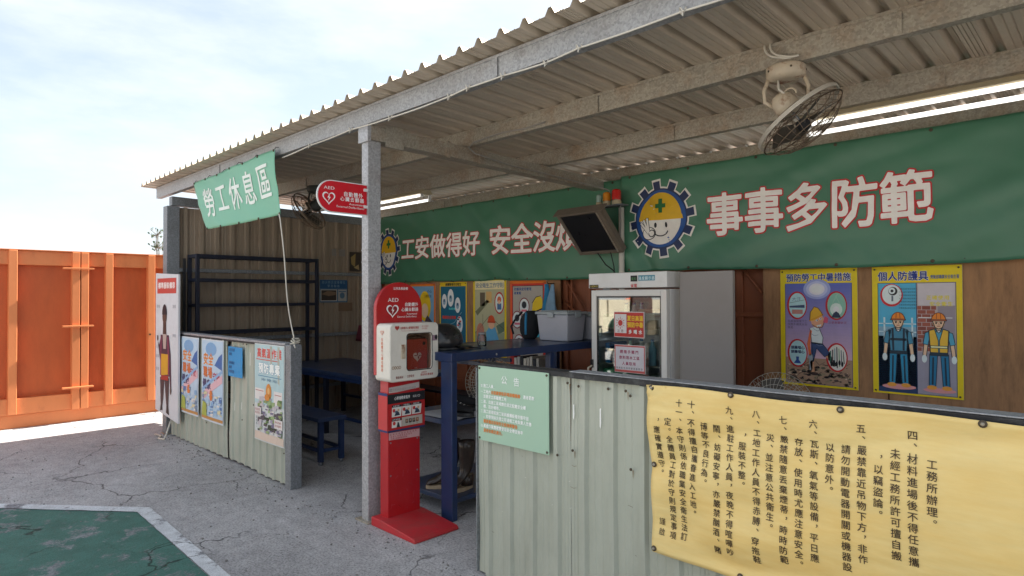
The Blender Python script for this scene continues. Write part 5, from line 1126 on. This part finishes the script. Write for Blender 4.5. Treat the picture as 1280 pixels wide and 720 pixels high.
# shelf items: shoes on paper, boots
pp = MB(); n = 8
pp.add([(-4.0+.02*(i % 2), 2.99+i*.085, .6975+.004*math.sin(i*1.7)) for i in range(n)]+[(-3.52, 2.99+i*.085, .699+.012*math.sin(i*1.3)**2) for i in range(n)]+[(-4.0+.02*(i % 2), 2.99+i*.085, .6965) for i in range(n)]+[(-3.52, 2.99+i*.085, .698+.012*math.sin(i*1.3)**2) for i in range(n)],
       [(i, i+1, n+i+1, n+i) for i in range(n-1)]+[(2*n+i, 3*n+i, 3*n+i+1, 2*n+i+1) for i in range(n-1)]+[(n+i, n+i+1, 3*n+i+1, 3*n+i) for i in range(n-1)])
tag(pp.build('newspaper', ink('#b8b8ba')), 'white paper spread under the black shoes on the bench shelf', 'paper')
def shoe(x, y, z, ang, label, boot=False, s=1.):
    t = thing('rubber_boot' if boot else 'shoe', label, 'boot' if boot else 'shoe', (x, y, z), 'pair of worn rubber boots' if boot else 'black shoes on the bench shelf')
    M = Matrix.Translation((x, y, z)) @ Matrix.Rotation(ang, 4, 'Z') @ Matrix.Scale(s, 4)
    # sole outline
    so_ = []
    for i in range(20):
        a = 2*math.pi*i/20; l = math.cos(a); w_ = math.sin(a); so_.append((.13*l+.03, w_*(.045 if l < 0 else .052)*(1-.12*abs(l))))
    b = MB(); b.X = M; b.prism(so_, 'z', 0, .028, 0, False); b.build('sole', SOLE if boot else CAPD, t, .003)
    b = MB(); b.X = M; secs = []
    if boot:
        path = [(.155, .034, .018, .020), (.135, .045, .040, .034), (.09, .055, .048, .045), (.045, .075, .047, .055), (.0, .105, .045, .058), (-.03, .15, .046, .058), (-.04, .20, .050, .060), (-.042, .26, .056, .066), (-.042, .32, .060, .070), (-.040, .365, .062, .072)]
        n = 16; vs = []; fs = []
        for i, (px, pz, wy, wl) in enumerate(path):
            tl = min(1, max(0, (pz-.05)/.12))   # section turns from upright to level
            for q in range(n):
                a = 2*math.pi*q/n
                vx = px+wl*math.cos(a)*tl; vz = pz+wl*.62*math.cos(a)*(1-tl)*.9
                vs.append((vx, wy*math.sin(a)*.95, max(.029, vz)+.003*nz_(q, i, 2)))
        for i in range(len(path)-1):
            for q in range(n): fs.append((i*n+q, i*n+(q+1) % n, (i+1)*n+(q+1) % n, (i+1)*n+q))
        fs.append(tuple(range(n))[::-1]); b.add(vs, fs, sm=True)
        # heel counter
        b.lathe([(.045, .028), (.048, .06), (.046, .11)], (-.045, 0, 0), 16, sx=1.1, sy=.95)
        o = b.build('shaft', RUBBER, t)
        m2 = o.modifiers.new('wall', 'SOLIDIFY'); m2.thickness = .004
    else:
        path = [(.155, .038, .020, .014), (.12, .050, .040, .025), (.06, .062, .045, .036), (.0, .075, .043, .045), (-.05, .085, .040, .052), (-.09, .075, .034, .045)]
        n = 14; vs = []; fs = []
        for i, (px, pz, wy, wz) in enumerate(path):
            for q in range(n):
                a = 2*math.pi*q/n; vs.append((px, wy*math.sin(a), max(.028, pz+wz*math.cos(a)*.8)))
        for i in range(len(path)-1):
            for q in range(n): fs.append((i*n+q, i*n+(q+1) % n, (i+1)*n+(q+1) % n, (i+1)*n+q))
        fs += [tuple(range(n))[::-1], tuple(range((len(path)-1)*n, len(path)*n))]; b.add(vs, fs, sm=True); b.build('upper', BLACKM, t)
        k = MB(); k.X = M
        for px in (.02, .05, .08): k.tube([(px, -.025, .10-px*.35), (px+.005, 0, .112-px*.35), (px, .025, .10-px*.35)], .003, 5)
        k.build('laces', WHITEM, t)['kind'] = 'stuff'
shoe(-3.79, 3.13, .135, R(-118), 'worn dark rubber boot, left one of the pair on the lowest bench shelf', True)
shoe(-3.645, 3.17, .135, R(-92), 'worn dark rubber boot, right one of the pair on the lowest bench shelf', True)
shoe(-3.66, 3.10, .707, R(20), 'black shoe lying at the front of the bench shelf papers', s=1.05); shoe(-3.75, 3.30, .707, R(60), 'black shoe lying farther back on the bench shelf papers', s=1.05)

# ------------------------------------------------------------------ fridge, panel
fx0, fx1, fy0, fy1, fz = -3.27, -2.548, 4.30, 4.92, 1.797
fr = thing('display_fridge', 'white upright display fridge with a glass door and red notices', 'fridge', ((fx0+fx1)/2, 4.6, 0))
box('side_panel', (fx0, fy0+.06, .06), (fx0+.03, fy1, 1.66), WHITEM, fr, .003); box('side_panel', (fx1-.03, fy0+.06, .06), (fx1, fy1, 1.66), WHITEM, fr, .003)
box('back_panel', (fx0+.031, fy1-.03, .06), (fx1-.031, fy1, 1.66), WHITEM, fr); box('floor_panel', (fx0+.031, fy0+.06, .06), (fx1-.031, fy1-.031, .16), WHITEM, fr)
box('header', (fx0-.02, fy0-.01, 1.672), (fx1+.012, fy1, fz), WHITEM, fr, .006); box('kick_panel', (fx0+.02, fy0+.08, 0), (fx1-.02, fy1-.03, .0595), BLACK, fr)
box('ceiling_panel', (fx0+.031, fy0+.06, 1.62), (fx1-.031, fy1-.031, 1.66), WHITEM, fr)
# door frame
dz0, dz1 = .17, 1.655
FRM = mat('door_frame_enamel', (.70, .68, .64), .3, var=.04, coat=.3)
for nm, a, c in (('frame_stile', (fx0, fy0, dz0), (fx0+.05, fy0+.05, dz1)), ('frame_stile', (fx1-.05, fy0, dz0), (fx1, fy0+.05, dz1)), ('frame_rail', (fx0+.0505, fy0, dz1-.05), (fx1-.0505, fy0+.05, dz1)), ('frame_rail', (fx0+.0505, fy0, dz0), (fx1-.0505, fy0+.05, dz0+.06))):
    box(nm, a, c, FRM, fr, .004)
box('glass_pane', (fx0+.0505, fy0+.014, dz0+.0605), (fx1-.0505, fy0+.020, dz1-.0505), GLASS, fr)
b = MB(); y_ = fy0+.008
for a, c in (((fx0+.051, dz0+.061), (fx0+.062, dz1-.051)), ((fx1-.062, dz0+.061), (fx1-.051, dz1-.051)), ((fx0+.0625, dz1-.062), (fx1-.0625, dz1-.051))): b.box((a[0], y_, a[1]), (c[0], y_+.005, c[1]))
b.build('gasket', BLACK, fr)
MB().tube([(fx0+.012, fy0, 1.02), (fx0-.01, fy0-.035, 1.0), (fx0-.012, fy0-.04, .85), (fx0-.01, fy0-.035, .70), (fx0+.012, fy0, .68)], .010, 8).build('handle', CREAM, fr)
box('handle_cap', (fx0-.008, fy0-.012, 1.0), (fx0+.022, fy0-.0005, 1.07), BLACK, fr, .003)
for z in (1.33, 1.03, .73, .45):
    s = box('shelf', (fx0+.04, fy0+.10, z), (fx1-.04, fy1-.04, z+.008), WIREP, fr)
P = wallprint(fx0-.02, fy0-.010, 1.672); P.rect(.012, .003, .105, .030, '#14140f', 2); P.text('冷藏專用', .018, .006, .020, '#d8c060', 3, pitch=.021, w=.9)
P.rect(.425, .050, .488, .098, '#1a1c1e', 2); P.text('18', .432, .062, .024, '#4aa050', 3, pitch=.025, w=1.2) if False else None
P.text('溫控', .431, .062, .022, '#5a9a58', 3, pitch=.025); P.rect(.498, .055, .650, .098, '#4f8fa2', 2); P.text('溫度顯示器', .500, .060, .030, '#c8dce0', 3, pitch=.030, w=.9, off=.02)
P.text('省電', .424, .002, .030, '#c86868', 2, pitch=.032, off=.03); P.build('lettering', fr)
def sticker(x0, z0, x1, z1, nm):
    o = box(nm, (x0, fy0+.0095, z0), (x1, fy0+.0125, z1), ink('#e6dcd8'), fr); return wallprint(x0, fy0+.0085, z0), x1-x0, z1-z0
P, W, H = sticker(-3.045, 1.268, -2.752, 1.478, 'heat_notice')
P.rect(.006, .006, W-.006, H-.006, '#cc3c34', 1); P.rect(.012, .035, .125, H-.02, '#ece6e2', 2)
cx, cy = .066, .118
P.ell(cx, cy, .022, .025, '#d0443c', 4, 18)
for k in range(12): a = 2*math.pi*k/12; P.line([(cx+.028*math.cos(a), cy+.031*math.sin(a)), (cx+(.046 if k % 2 else .038)*math.cos(a), cy+(.050 if k % 2 else .042)*math.sin(a))], .005, '#c84a44', 4)
P.text('注意', .035, .040, .026, '#8a3a38', 4, pitch=.036)
P.text('夏日高溫', .133, .135, .044, '#f0c030', 3, pitch=.038, w=.82, off=.05); P.text('預防中暑', .133, .083, .044, '#f0c030', 3, pitch=.038, w=.82, off=.05); P.text('多喝水', .145, .030, .036, '#f0ece4', 3, pitch=.048, w=.9, off=.04)
P.build('notice_print', fr)
P, W, H = sticker(-3.040, .982, -2.745, 1.208, 'drink_notice')
P.rect(.004, .004, W-.004, H-.004, '#d0605c', 1); P.rect(.012, .022, W-.012, H-.016, '#e4dce0', 2); P.text('請隨手關門', .055, .155, .030, '#a83a5c', 3, pitch=.037, off=.02); P.text('飲料限本工區', .048, .108, .030, '#a83a5c', 3, pitch=.033, off=.02); P.text('人員取用', .075, .060, .030, '#a83a5c', 3, pitch=.034, off=.02); P.text('敬請配合保持整潔謝謝您', .018, .028, .018, '#3c3440', 3, pitch=.0235)
P.build('notice_print', fr)
# contents
for k, (x, z, w_, h_, c, lab) in enumerate([(-3.15, 1.339, .16, .12, '#7ea88c', 'pale green carton on the top fridge shelf'), (-2.80, 1.339, .17, .16, '#b8a890', 'tan carton at right on the top fridge shelf'), (-3.10, .739, .26, .25, '#6ac090', 'green drinks crate low in the fridge'), (-2.74, .739, .16, .22, '#a8b0a0', 'grey green carton low at right in the fridge'), (-3.18, 1.039, .05, .17, '#2c7ab8', 'narrow blue carton at the left of the fridge')]):
    o = box('carton', (x-w_/2, fy0+.105, z), (x+w_/2, fy0+.36, z+h_), ink(c, .9), None, .004); tag(o, lab, 'carton', 'cartons inside the fridge')
BC = [('pale green', '#b8dcc4'), ('white', '#e8e8e2'), ('clear blue', '#9cc4d8')]
for sz, row_ in ((1.339, (0,)), (1.039, (0, 1, 2, 3)), (.739, ())):
    for k in (range(3) if sz > 1.3 else row_):
        nm_, hx = BC[k % 3]; bx_ = (-3.02+k*.075) if sz > 1.3 else (-2.98+k*.105)
        t = thing('bottle', '%s drink bottle, %s on the %s fridge shelf' % (nm_, ('leftmost in the row', 'second from the left', 'third from the left', 'rightmost in the row')[k], 'top' if sz > 1.3 else 'middle'), 'bottle', (bx_, fy0+.16, sz), 'drink bottles in the fridge')
        MB().lathe([(.030, 0), (.032, .01), (.032, .13), (.014, .175), (.013, .195)], (bx_, fy0+.155, sz), 14).build('body', ink(hx, .9), t); MB().lathe([(.015, 0), (.015, .016)], (bx_, fy0+.155, sz+.1955), 12).build('cap', ink('#3c78b0'), t)
gp = box('grey_panel', (-2.492, 4.40, 0), (-2.06, 4.44, 1.79), GREYP, None, .004); tag(gp, 'tall plain grey board standing on its end right of the fridge', 'board')

# ------------------------------------------------------------------ monitor and warning lamps
mo = thing('monitor', 'black screen in a dusty frame hung tilted down below the warning lamps', 'monitor', (-3.78, 5.0, 2.2))
Mx = Matrix.Translation((-3.78, 4.96, 2.235)) @ Matrix.Rotation(R(-2), 4, 'Z') @ Matrix.Rotation(R(44), 4, 'X')
# local: x width, z up the screen, -y front
FR2 = mat('dusty_monitor_frame', (.16, .13, .10), .6, var=.2, scale=8, dirt_or_shade='#6a5a48', dirt_or_shade_amt=.5, dscale=6)
def lb(nm, a, c, m, bev=0):
    b = MB(); b.X = Mx; b.box(a, c); return b.build(nm, m, mo, bev)
w2, h2 = .275, .265
lb('back_shell', (-w2, .0, -h2), (w2, .055, h2), FR2, .006)
lb('screen', (-w2+.035, -.010, -h2+.035), (w2-.06, -.0005, h2-.03), BLACK)
for a, c in (((-w2, -.022, -h2), (-w2+.0345, -.0005, h2)), ((w2-.0595, -.022, -h2), (w2, -.0005, h2)), ((-w2+.035, -.022, h2-.0295), (w2-.06, -.0005, h2)), ((-w2+.035, -.022, -h2), (w2-.06, -.0005, -h2+.0345))): lb('bezel', a, c, FR2, .003)
lb('bezel_trim', (w2-.058, -.030, -h2+.02), (w2-.045, -.0225, h2-.02), GALVR)
lb('hood', (-w2-.02, -.05, h2+.001), (w2+.05, .06, h2+.012), FR2, .003)
MB().tube([(-3.72, 5.0, 2.03), (-3.70, 5.1, 1.92), (-3.64, 5.15, 1.86), (-3.62, 5.17, 1.80)], .006, 6).build('power_cable', BLACKM, mo)
MB().tube([(-3.58, 5.02, 2.03), (-3.60, 5.1, 1.90), (-3.63, 5.15, 1.84)], .005, 6).build('power_cable', BLACKM, mo)
pw = thing('mounting_pole', 'pale pipe behind the monitor carrying the warning lamp bracket', 'pole', (-3.55, 5.17, 0))
MB().tube([(-3.57, 5.19, 0), (-3.57, 5.19, 2.48)], .028, 12).build('pipe', IVORY, pw)
box('bracket', (-3.86, 5.05, 2.488), (-3.47, 5.17, 2.50), GALVD, pw, .002); MB().tube([(-3.52, 5.10, 2.49), (-3.53, 5.12, 2.30), (-3.57, 5.16, 2.15)], .006, 6).build('stay', CABLED, pw)
for x, r_, h_, m_, lab in ((-3.775, .030, .125, BEAG, 'pale green warning lamp, smallest and leftmost of three above the monitor'), (-3.680, .040, .14, BEAY, 'amber warning lamp between the green and red ones above the monitor'), (-3.565, .046, .155, BEAR, 'red warning lamp, largest and rightmost of three above the monitor')):
    t = thing('warning_lamp', lab, 'lamp', (x, 5.10, 2.5005), 'warning lamps above the monitor')
    MB().lathe([(r_*.95, 0), (r_*1.0, .006), (r_*1.0, .038), (r_*.85, .046)], (x, 5.10, 2.5005), 20).build('base', HOUSE, t)
    pr_ = [(r_, .0465)]+[(r_*(.97 if k % 2 else 1.0), .0465+(h_-.07)*k/10) for k in range(1, 11)]+[(r_*.85, h_-.01), (r_*.3, h_)]
    MB().lathe(pr_, (x, 5.10, 2.5005), 24).build('lens', m_, t)

# ------------------------------------------------------------------ fans
def guard(b, c, nrm, R_, depth, rings=5, spokes=36, r=.0022, front=True, mi=0):
    """wire cage: nrm points to the front; domed front and back"""
    nrm = Vector(nrm).normalized(); c = Vector(c); e1 = nrm.orthogonal().normalized(); e2 = nrm.cross(e1)
    def P(rad, a, d): return c+(e1*math.cos(a)+e2*math.sin(a))*rad+nrm*d
    for s in (1, -1):
        for k in range(1, rings+1):
            rad = R_*k/rings; d = s*depth*(1-(k/rings)**3)*.5
            b.tube([P(rad, 2*math.pi*i/32, d) for i in range(32)], r*(1.6 if k == rings else 1), 4, closed=True)
        for q in range(spokes):
            a = 2*math.pi*q/spokes; b.tube([P(R_*t, a+(.25*(1-t) if s > 0 else 0), s*depth*.5*(1-t**3)) for t in (.18, .45, .7, .88, 1.)], r*.8, 3)
def blades(t, c, nrm, R_, m, n=3):
    nrm = Vector(nrm).normalized(); c = Vector(c); e1 = nrm.orthogonal().normalized(); e2 = nrm.cross(e1)
    for q in range(n):
        vs = []; a0 = 2*math.pi*q/n
        for i in range(7):
            f = i/6
            for s, tw_ in ((-1, -.018), (1, .018)):
                a = a0+s*(.28+.22*math.sin(f*math.pi)); rad = .05+(R_-.06)*f
                vs.append(c+(e1*math.cos(a)+e2*math.sin(a))*rad+nrm*tw_)
        vs2 = [v-nrm*.003 for v in vs]; fs = [(2*i, 2*i+1, 2*i+3, 2*i+2) for i in range(6)]+[(14+2*i, 14+2*i+2, 14+2*i+3, 14+2*i+1) for i in range(6)]+[(2*i, 2*i+2, 16+2*i, 14+2*i) for i in range(6)]+[(2*i+1, 15+2*i, 17+2*i, 2*i+3) for i in range(6)]+[(0, 14, 15, 1), (12, 13, 27, 26)]
        MB().add(vs+vs2, fs, sm=False).build('blade', m, t)
def orbit_fan(loc, nrm, R_, label, m1, mw, body=CREAM):
    x, y, z = loc
    t = thing('ceiling_fan', label, 'fan', loc, 'caged fans hung from the roof beams')
    MB().lathe([(.05, -.075), (.085, -.07), (.098, -.055), (.10, -.03), (.10, -.006), (.092, 0)], loc, 28).build('mount', body, t)
    for q in range(5): a = 2*math.pi*q/5+.3; MB().lathe([(.006, 0), (.006, .003)], (x+.1*math.cos(a), y+.1*math.sin(a), z-.03), 8, ax=(math.cos(a), math.sin(a), 0)).build('screw', SCREW, t)
    for s in (-1, 1):
        MB().tube([(x+s*.085, y+s*.03, z-.06), (x+s*.105, y+s*.035, z-.12), (x+s*.10, y+s*.035, z-.18), (x+s*.06, y+s*.02, z-.215)], .011, 8).build('yoke', body, t)
    MB().tube([(x-.03, y-.03, z-.07), (x-.02, y-.05, z-.13), (x+.02, y-.04, z-.17)], .006, 6).build('wire', m1, t)
    MB().tube([(x+.03+.035*math.cos(a), y-.03, z-.165+.035*math.sin(a)) for a in [math.pi*i/8 for i in range(9)]], .005, 6).build('hanger_loop', body, t)
    nrm = Vector(nrm).normalized(); mc = Vector((x, y, z-.21)); 
    MB().lathe([(.012, -.075), (.04, -.068), (.06, -.04), (.066, 0), (.066, .02), (.062, .025), (.062, .032), (.05, .05), (.02, .055)], mc, 24, ax=nrm).build('motor', body, t)
    gc = mc+nrm*.135
    MB().lathe([(.03, 0), (.034, .01), (.034, .05), (.02, .06)], gc-nrm*.02, 16, ax=nrm).build('hub', BLACKM, t); MB().tube([mc+nrm*.05, gc], .008, 6).build('shaft', GALVD, t)
    blades(t, gc, nrm, R_*.88, mat('dull_blade', (.07, .058, .045), .5, var=.2), 4)
    b = MB(); guard(b, gc, nrm, R_, .19, 6, 24, .0024); o = b.build('guard', mw, t)
    e1 = nrm.orthogonal().normalized(); e2 = nrm.cross(e1)
    b = MB(); [b.tube([gc-nrm*(.03+.007*kk)+(e1*math.cos(2*math.pi*i/40)+e2*math.sin(2*math.pi*i/40))*R_*1.01 for i in range(40)], .0042, 6, closed=True) for kk in range(3)]; b.build('guard_ring', mw if mw is WIRE and body is not CREAM else WIREP, t)
    return t
nf = (r2*.50+u2*-.78-fw*.30)
orbit_fan((-1.305, 3.45, 2.838), nf, .235, 'cream caged fan hanging from the second beam near the lit tube lamp', CABLE, WIRE)
DKF = mat('dark_fan_body', (.05, .052, .045), .6, var=.3, dirt_or_shade='#6a6a58', dirt_or_shade_amt=.3)
orbit_fan((-6.42, 3.45, 2.838), (-.75, -.45, -.60), .23, 'dark caged fan seen under the roof left of the red AED flag', CABLED, WIRE, DKF)
b = MB()
for k in range(2): b.tube([(-1.31-.09*math.cos(a)+k*.03, 3.405-.03*math.sin(a), 2.97-.10*math.sin(a*.9)-(.0 if a < 1.5 else .03*(a-1.5))) for a in [2.4*i/12 for i in range(13)]], .006, 6)
tag(b.build('cable_loop', CABLE), 'white cable looped over the second beam above the cream fan', 'cable')
def pedestal_fan(x, y, z, nrm, R_, label, mw, zb=0):
    t = thing('pedestal_fan', label, 'fan', (x, y, zb), 'standing fans')
    nrm = Vector(nrm).normalized(); c = Vector((x, y, z)); b = MB(); guard(b, c, nrm, R_, .13, 6, 40, .0017); b.build('guard', mw, t)
    MB().lathe([(.045, 0), (.045, .012), (.02, .016)], c+nrm*.066, 20, ax=nrm).build('badge', mat('fan_badge', (.45, .12, .06), .4), t)
    MB().lathe([(.03, 0), (.055, .02), (.055, .10), (.03, .13)], c-nrm*.19, 18, ax=nrm).build('motor', BLACKM, t); blades(t, c, nrm, R_*.9, mat('dull_blade', (.16, .13, .095), .5, var=.2), 3)
    MB().tube([c-nrm*.13+Vector((0, 0, -.04)), (x-nrm.x*.13, y-nrm.y*.13, zb+.03)], .016, 10).build('pole', GALVD, t); MB().lathe([(R_*.75, 0), (R_*.75, .015), (.04, .035)], (x-nrm.x*.13, y-nrm.y*.13, zb), 24).build('base', BLACKM, t)
pedestal_fan(-1.702, 4.3, .845, (.05, -1, .05), .238, 'caged fan rising behind the right low wall below the heat stroke poster', WIREP)
pedestal_fan(-3.62, 3.44, .925, (.75, -1, .0), .20, 'caged fan on the bench shelf, half hidden behind the mint notice board', WIREP, .6955)

# ------------------------------------------------------------------ tube lamps
def tube_lamp(x0, x1, y, z, label):
    t = thing('tube_lamp', label, 'lamp', ((x0+x1)/2, y, z), 'twin tube lamps under the roof')
    MB().prism([(y-.085, z+.07), (y-.045, z+.118), (y+.045, z+.118), (y+.085, z+.07), (y+.02, z+.055), (y-.02, z+.055)], 'x', x0, x1).build('housing', HOUSE, t, .002)
    for s in (-1, 1):
        MB().tube([(x0+.035, y+s*.055, z+.028-s*.022), (x1-.035, y+s*.055, z+.028-s*.022)], .0155, 12).build('tube', TUBE, t)
        for x in (x0+.012, x1-.034): box('lamp_holder', (x, y+s*.055-.017, z+.008-s*.022), (x+.022, y+s*.055+.017, z+.068), WHITEM, t, .002)
tube_lamp(-1.60, -.36, 4.52, 2.72, 'lit twin tube lamp beyond the cream caged fan'); tube_lamp(-6.98, -5.72, 4.45, 2.72, 'lit twin tube lamp just right of the main post')

# ------------------------------------------------------------------ rack, tables, bench on the left
rc = thing('steel_rack', 'tall empty dark blue steel rack against the left side wall', 'rack', (-7.9, 3.4, 0))
RX0, RX1, RY0, RY1 = -8.08, -7.78, 2.66, 4.22
for x in (RX0, RX1-.04):
    for y in (RY0, RY1-.04): box('upright', (x, y, 0), (x+.04, y+.04, 2.125), NAVY, rc, .002)
for z in (2.085, 1.80, 1.50, 1.17, .6):
    for x in (RX0+.003, RX1-.038): box('shelf_rail', (x, RY0+.0405, z), (x+.034, RY1-.0405, z+.038), NAVY, rc, .002)
    for y in (RY0+.002, RY1-.038): box('shelf_rail', (RX0+.0405, y, z), (RX1-.0405, y+.036, z+.038), NAVY, rc, .002)
ub = box('metal_strip', (-8.05, 2.60, 0), (-8.03, 2.63, 2.08), BLACKM); tag(ub, 'thin black upright bar beside the left end of the rack', 'bar')
bt = thing('blue_table', 'wide dark blue steel table deep in the left end of the shelter', 'table', (-6.8, 4.2, 0))
box('top', (-8.05, 3.735, .70), (-5.6, 4.75, .745), BLUET, bt, .004)
box('apron', (-8.02, 3.75, .655), (-5.63, 3.78, .6995), BLUE, bt, .002)
for x in (-8.0, -6.83, -5.68):
    for y in (3.76, 4.68): box('leg', (x, y, 0), (x+.05, y+.05, .654), NAVY, bt, .002)
for y in (3.77, 4.69): box('stretcher', (-7.95, y, .22), (-5.68, y+.03, .25), BLUE, bt)
for x, y, nm, lab in ((-6.35, 3.12, 'bench', 'low dark blue bench seen behind the end post of the left low wall'), ):
    t = thing(nm, lab, 'bench', (x, y, 0))
    box('seat', (-7.2, 2.98, .415), (-5.50, 3.28, .45), BLUET, t, .003)
    for xx in (-7.17, -5.56):
        for yy in (3.0, 3.22): box('leg', (xx, yy, .03), (xx+.045, yy+.045, .4145), BLUE, t, .002); MB().lathe([(.022, 0), (.022, .03)], (xx+.022, yy+.022, 0), 10).build('foot', GALVD, t)
    for yy in (3.005, 3.235): box('stretcher', (-7.12, yy, .12), (-5.57, yy+.025, .15), BLUE, t)
    box('stretcher', (-5.553, 3.05, .12), (-5.528, 3.215, .15), BLUE, t)
t = thing('bench', 'low dark bench running along the far side of the blue table', 'bench', (-6.6, 5.0, 0))
box('seat', (-7.9, 4.9, .42), (-5.0, 5.15, .45), NAVY, t, .003)
for xx in (-7.8, -5.1):
    for yy in (4.92, 5.09): box('leg', (xx, yy, 0), (xx+.04, yy+.04, .4195), NAVY, t)
box('stretcher', (-7.75, 4.93, .2), (-5.1, 4.96, .23), NAVY, t)
# side wall notices (face +X)
t = thing('notice', 'blue and white notice with a small photo on the side wall', 'notice', (-8.1, 4.65, 1.5))
box('panel', (-8.135, 4.42, 1.535), (-8.128, 4.86, 1.86), ink('#9aa4a8'), t, .001)
P = sideprint(-8.128, 4.42, 1.535); P.rect(.003, .20, .437, .322, '#1c4f7a', 1); P.text('防火防災宣導單位', .035, .265, .045, '#7a9ab0', 2, pitch=.047, w=.9); P.text('緊急聯絡', .12, .215, .042, '#7a9ab0', 2, pitch=.05)
P.rect(.0, .0, .44, .2, '#50708a', 1); P.rect(.015, .02, .27, .185, '#c0bcb4', 2); P.rect(.025, .03, .26, .175, '#38302c', 3); P.poly([(.03, .12), (.12, .165), (.25, .15), (.25, .11), (.14, .09)], '#7a6450', 4); P.rect(.29, .02, .425, .185, '#a8a8a4', 2); P.ell(.355, .10, .04, .045, '#50708a', 3, 16); P.rect(.30, .15, .415, .165, '#50708a', 3)
P.build('printed_picture', t)
o = box('card', (-8.145, 4.62, 2.205), (-8.141, 4.83, 2.305), ink('#87807a'), None); tag(o, 'small pale card above the blue notice on the side wall', 'card')
P = None
t = thing('notice', 'small tan slip below the blue notice on the side wall', 'notice', (-8.1, 4.8, 1.4)); box('panel', (-8.135, 4.72, 1.41), (-8.13, 4.94, 1.53), ink('#7a6450'), t)
t = thing('notice', 'yellowed dark board in the far corner above the side wall rail', 'notice', (-8.08, 5.0, 2.1)); box('panel', (-8.10, 4.88, 1.99), (-8.085, 5.06, 2.27), ink('#3c342c'), t)
P = sideprint(-8.085, 4.88, 1.99); P.poly([(.01, .2), (.09, .26), (.08, .06), (.02, .1)], '#9a8450', 2); P.poly([(.06, .05), (.15, .02), (.14, .10)], '#a89468', 2); P.build('markings', t)
b = MB(); drape(b, -8.02, .98, 1.2, .06, .14, 5.0, 1); tag(b.build('red_cloth', mat('dull_red_cloth', (.14, .02, .03), .9, var=.2)), 'dull red cloth bundle hanging in the far left corner', 'cloth')
# corner clutter behind the main post
b = MB(); b.box((-8.08, 5.12, 0), (-8.0, 5.2, 2.25)); tag(b.build('wooden_batten', PLY, None, .002), 'upright timber batten in the far left corner', 'batten')

# ------------------------------------------------------------------ across the yard (seen mirrored in the fridge door)
pb = thing('block_wall', 'pale block wall across the yard from the shelter', 'wall', (-8.5, -7, 0))
proto = MB().box((0, -.2, 0), (.95, .2, .5)).build('block', BLOCK, None, .012)
proto.parent = pb; proto.location = (-14-ORG[pb].x, 0, 0)
for j in range(3):
    for i in range(18):
        if j == 0 and i == 0: continue
        copy_obj(proto, pb, (-14+i*.965+(.45 if j % 2 else 0)-ORG[pb].x, .03*((i*7+j*3) % 3), j*.505))
def cone(x, y, z, lab):
    t = thing('traffic_cone', lab, 'traffic cone', (x, y, z), 'cones on the block wall')
    box('base', (x-.17, y-.17, z), (x+.17, y+.17, z+.03), CONEM, t, .01); MB().lathe([(.13, 0), (.10, .18)], (x, y, z+.031), 20).build('body', CONEM, t); MB().lathe([(.10, 0), (.062, .22)], (x, y, z+.2115), 20).build('reflective_band', WHITEM, t); MB().lathe([(.062, 0), (.025, .22), (.01, .225)], (x, y, z+.432), 20).build('tip', CONEM, t)
cone(-10.35, -7.0, 1.52, 'orange traffic cone on the block wall, nearer the shelter end'); cone(-9.2, -7.0, 1.52, 'orange traffic cone on the block wall, nearer the camera')
bpy.data.objects.remove(fo)
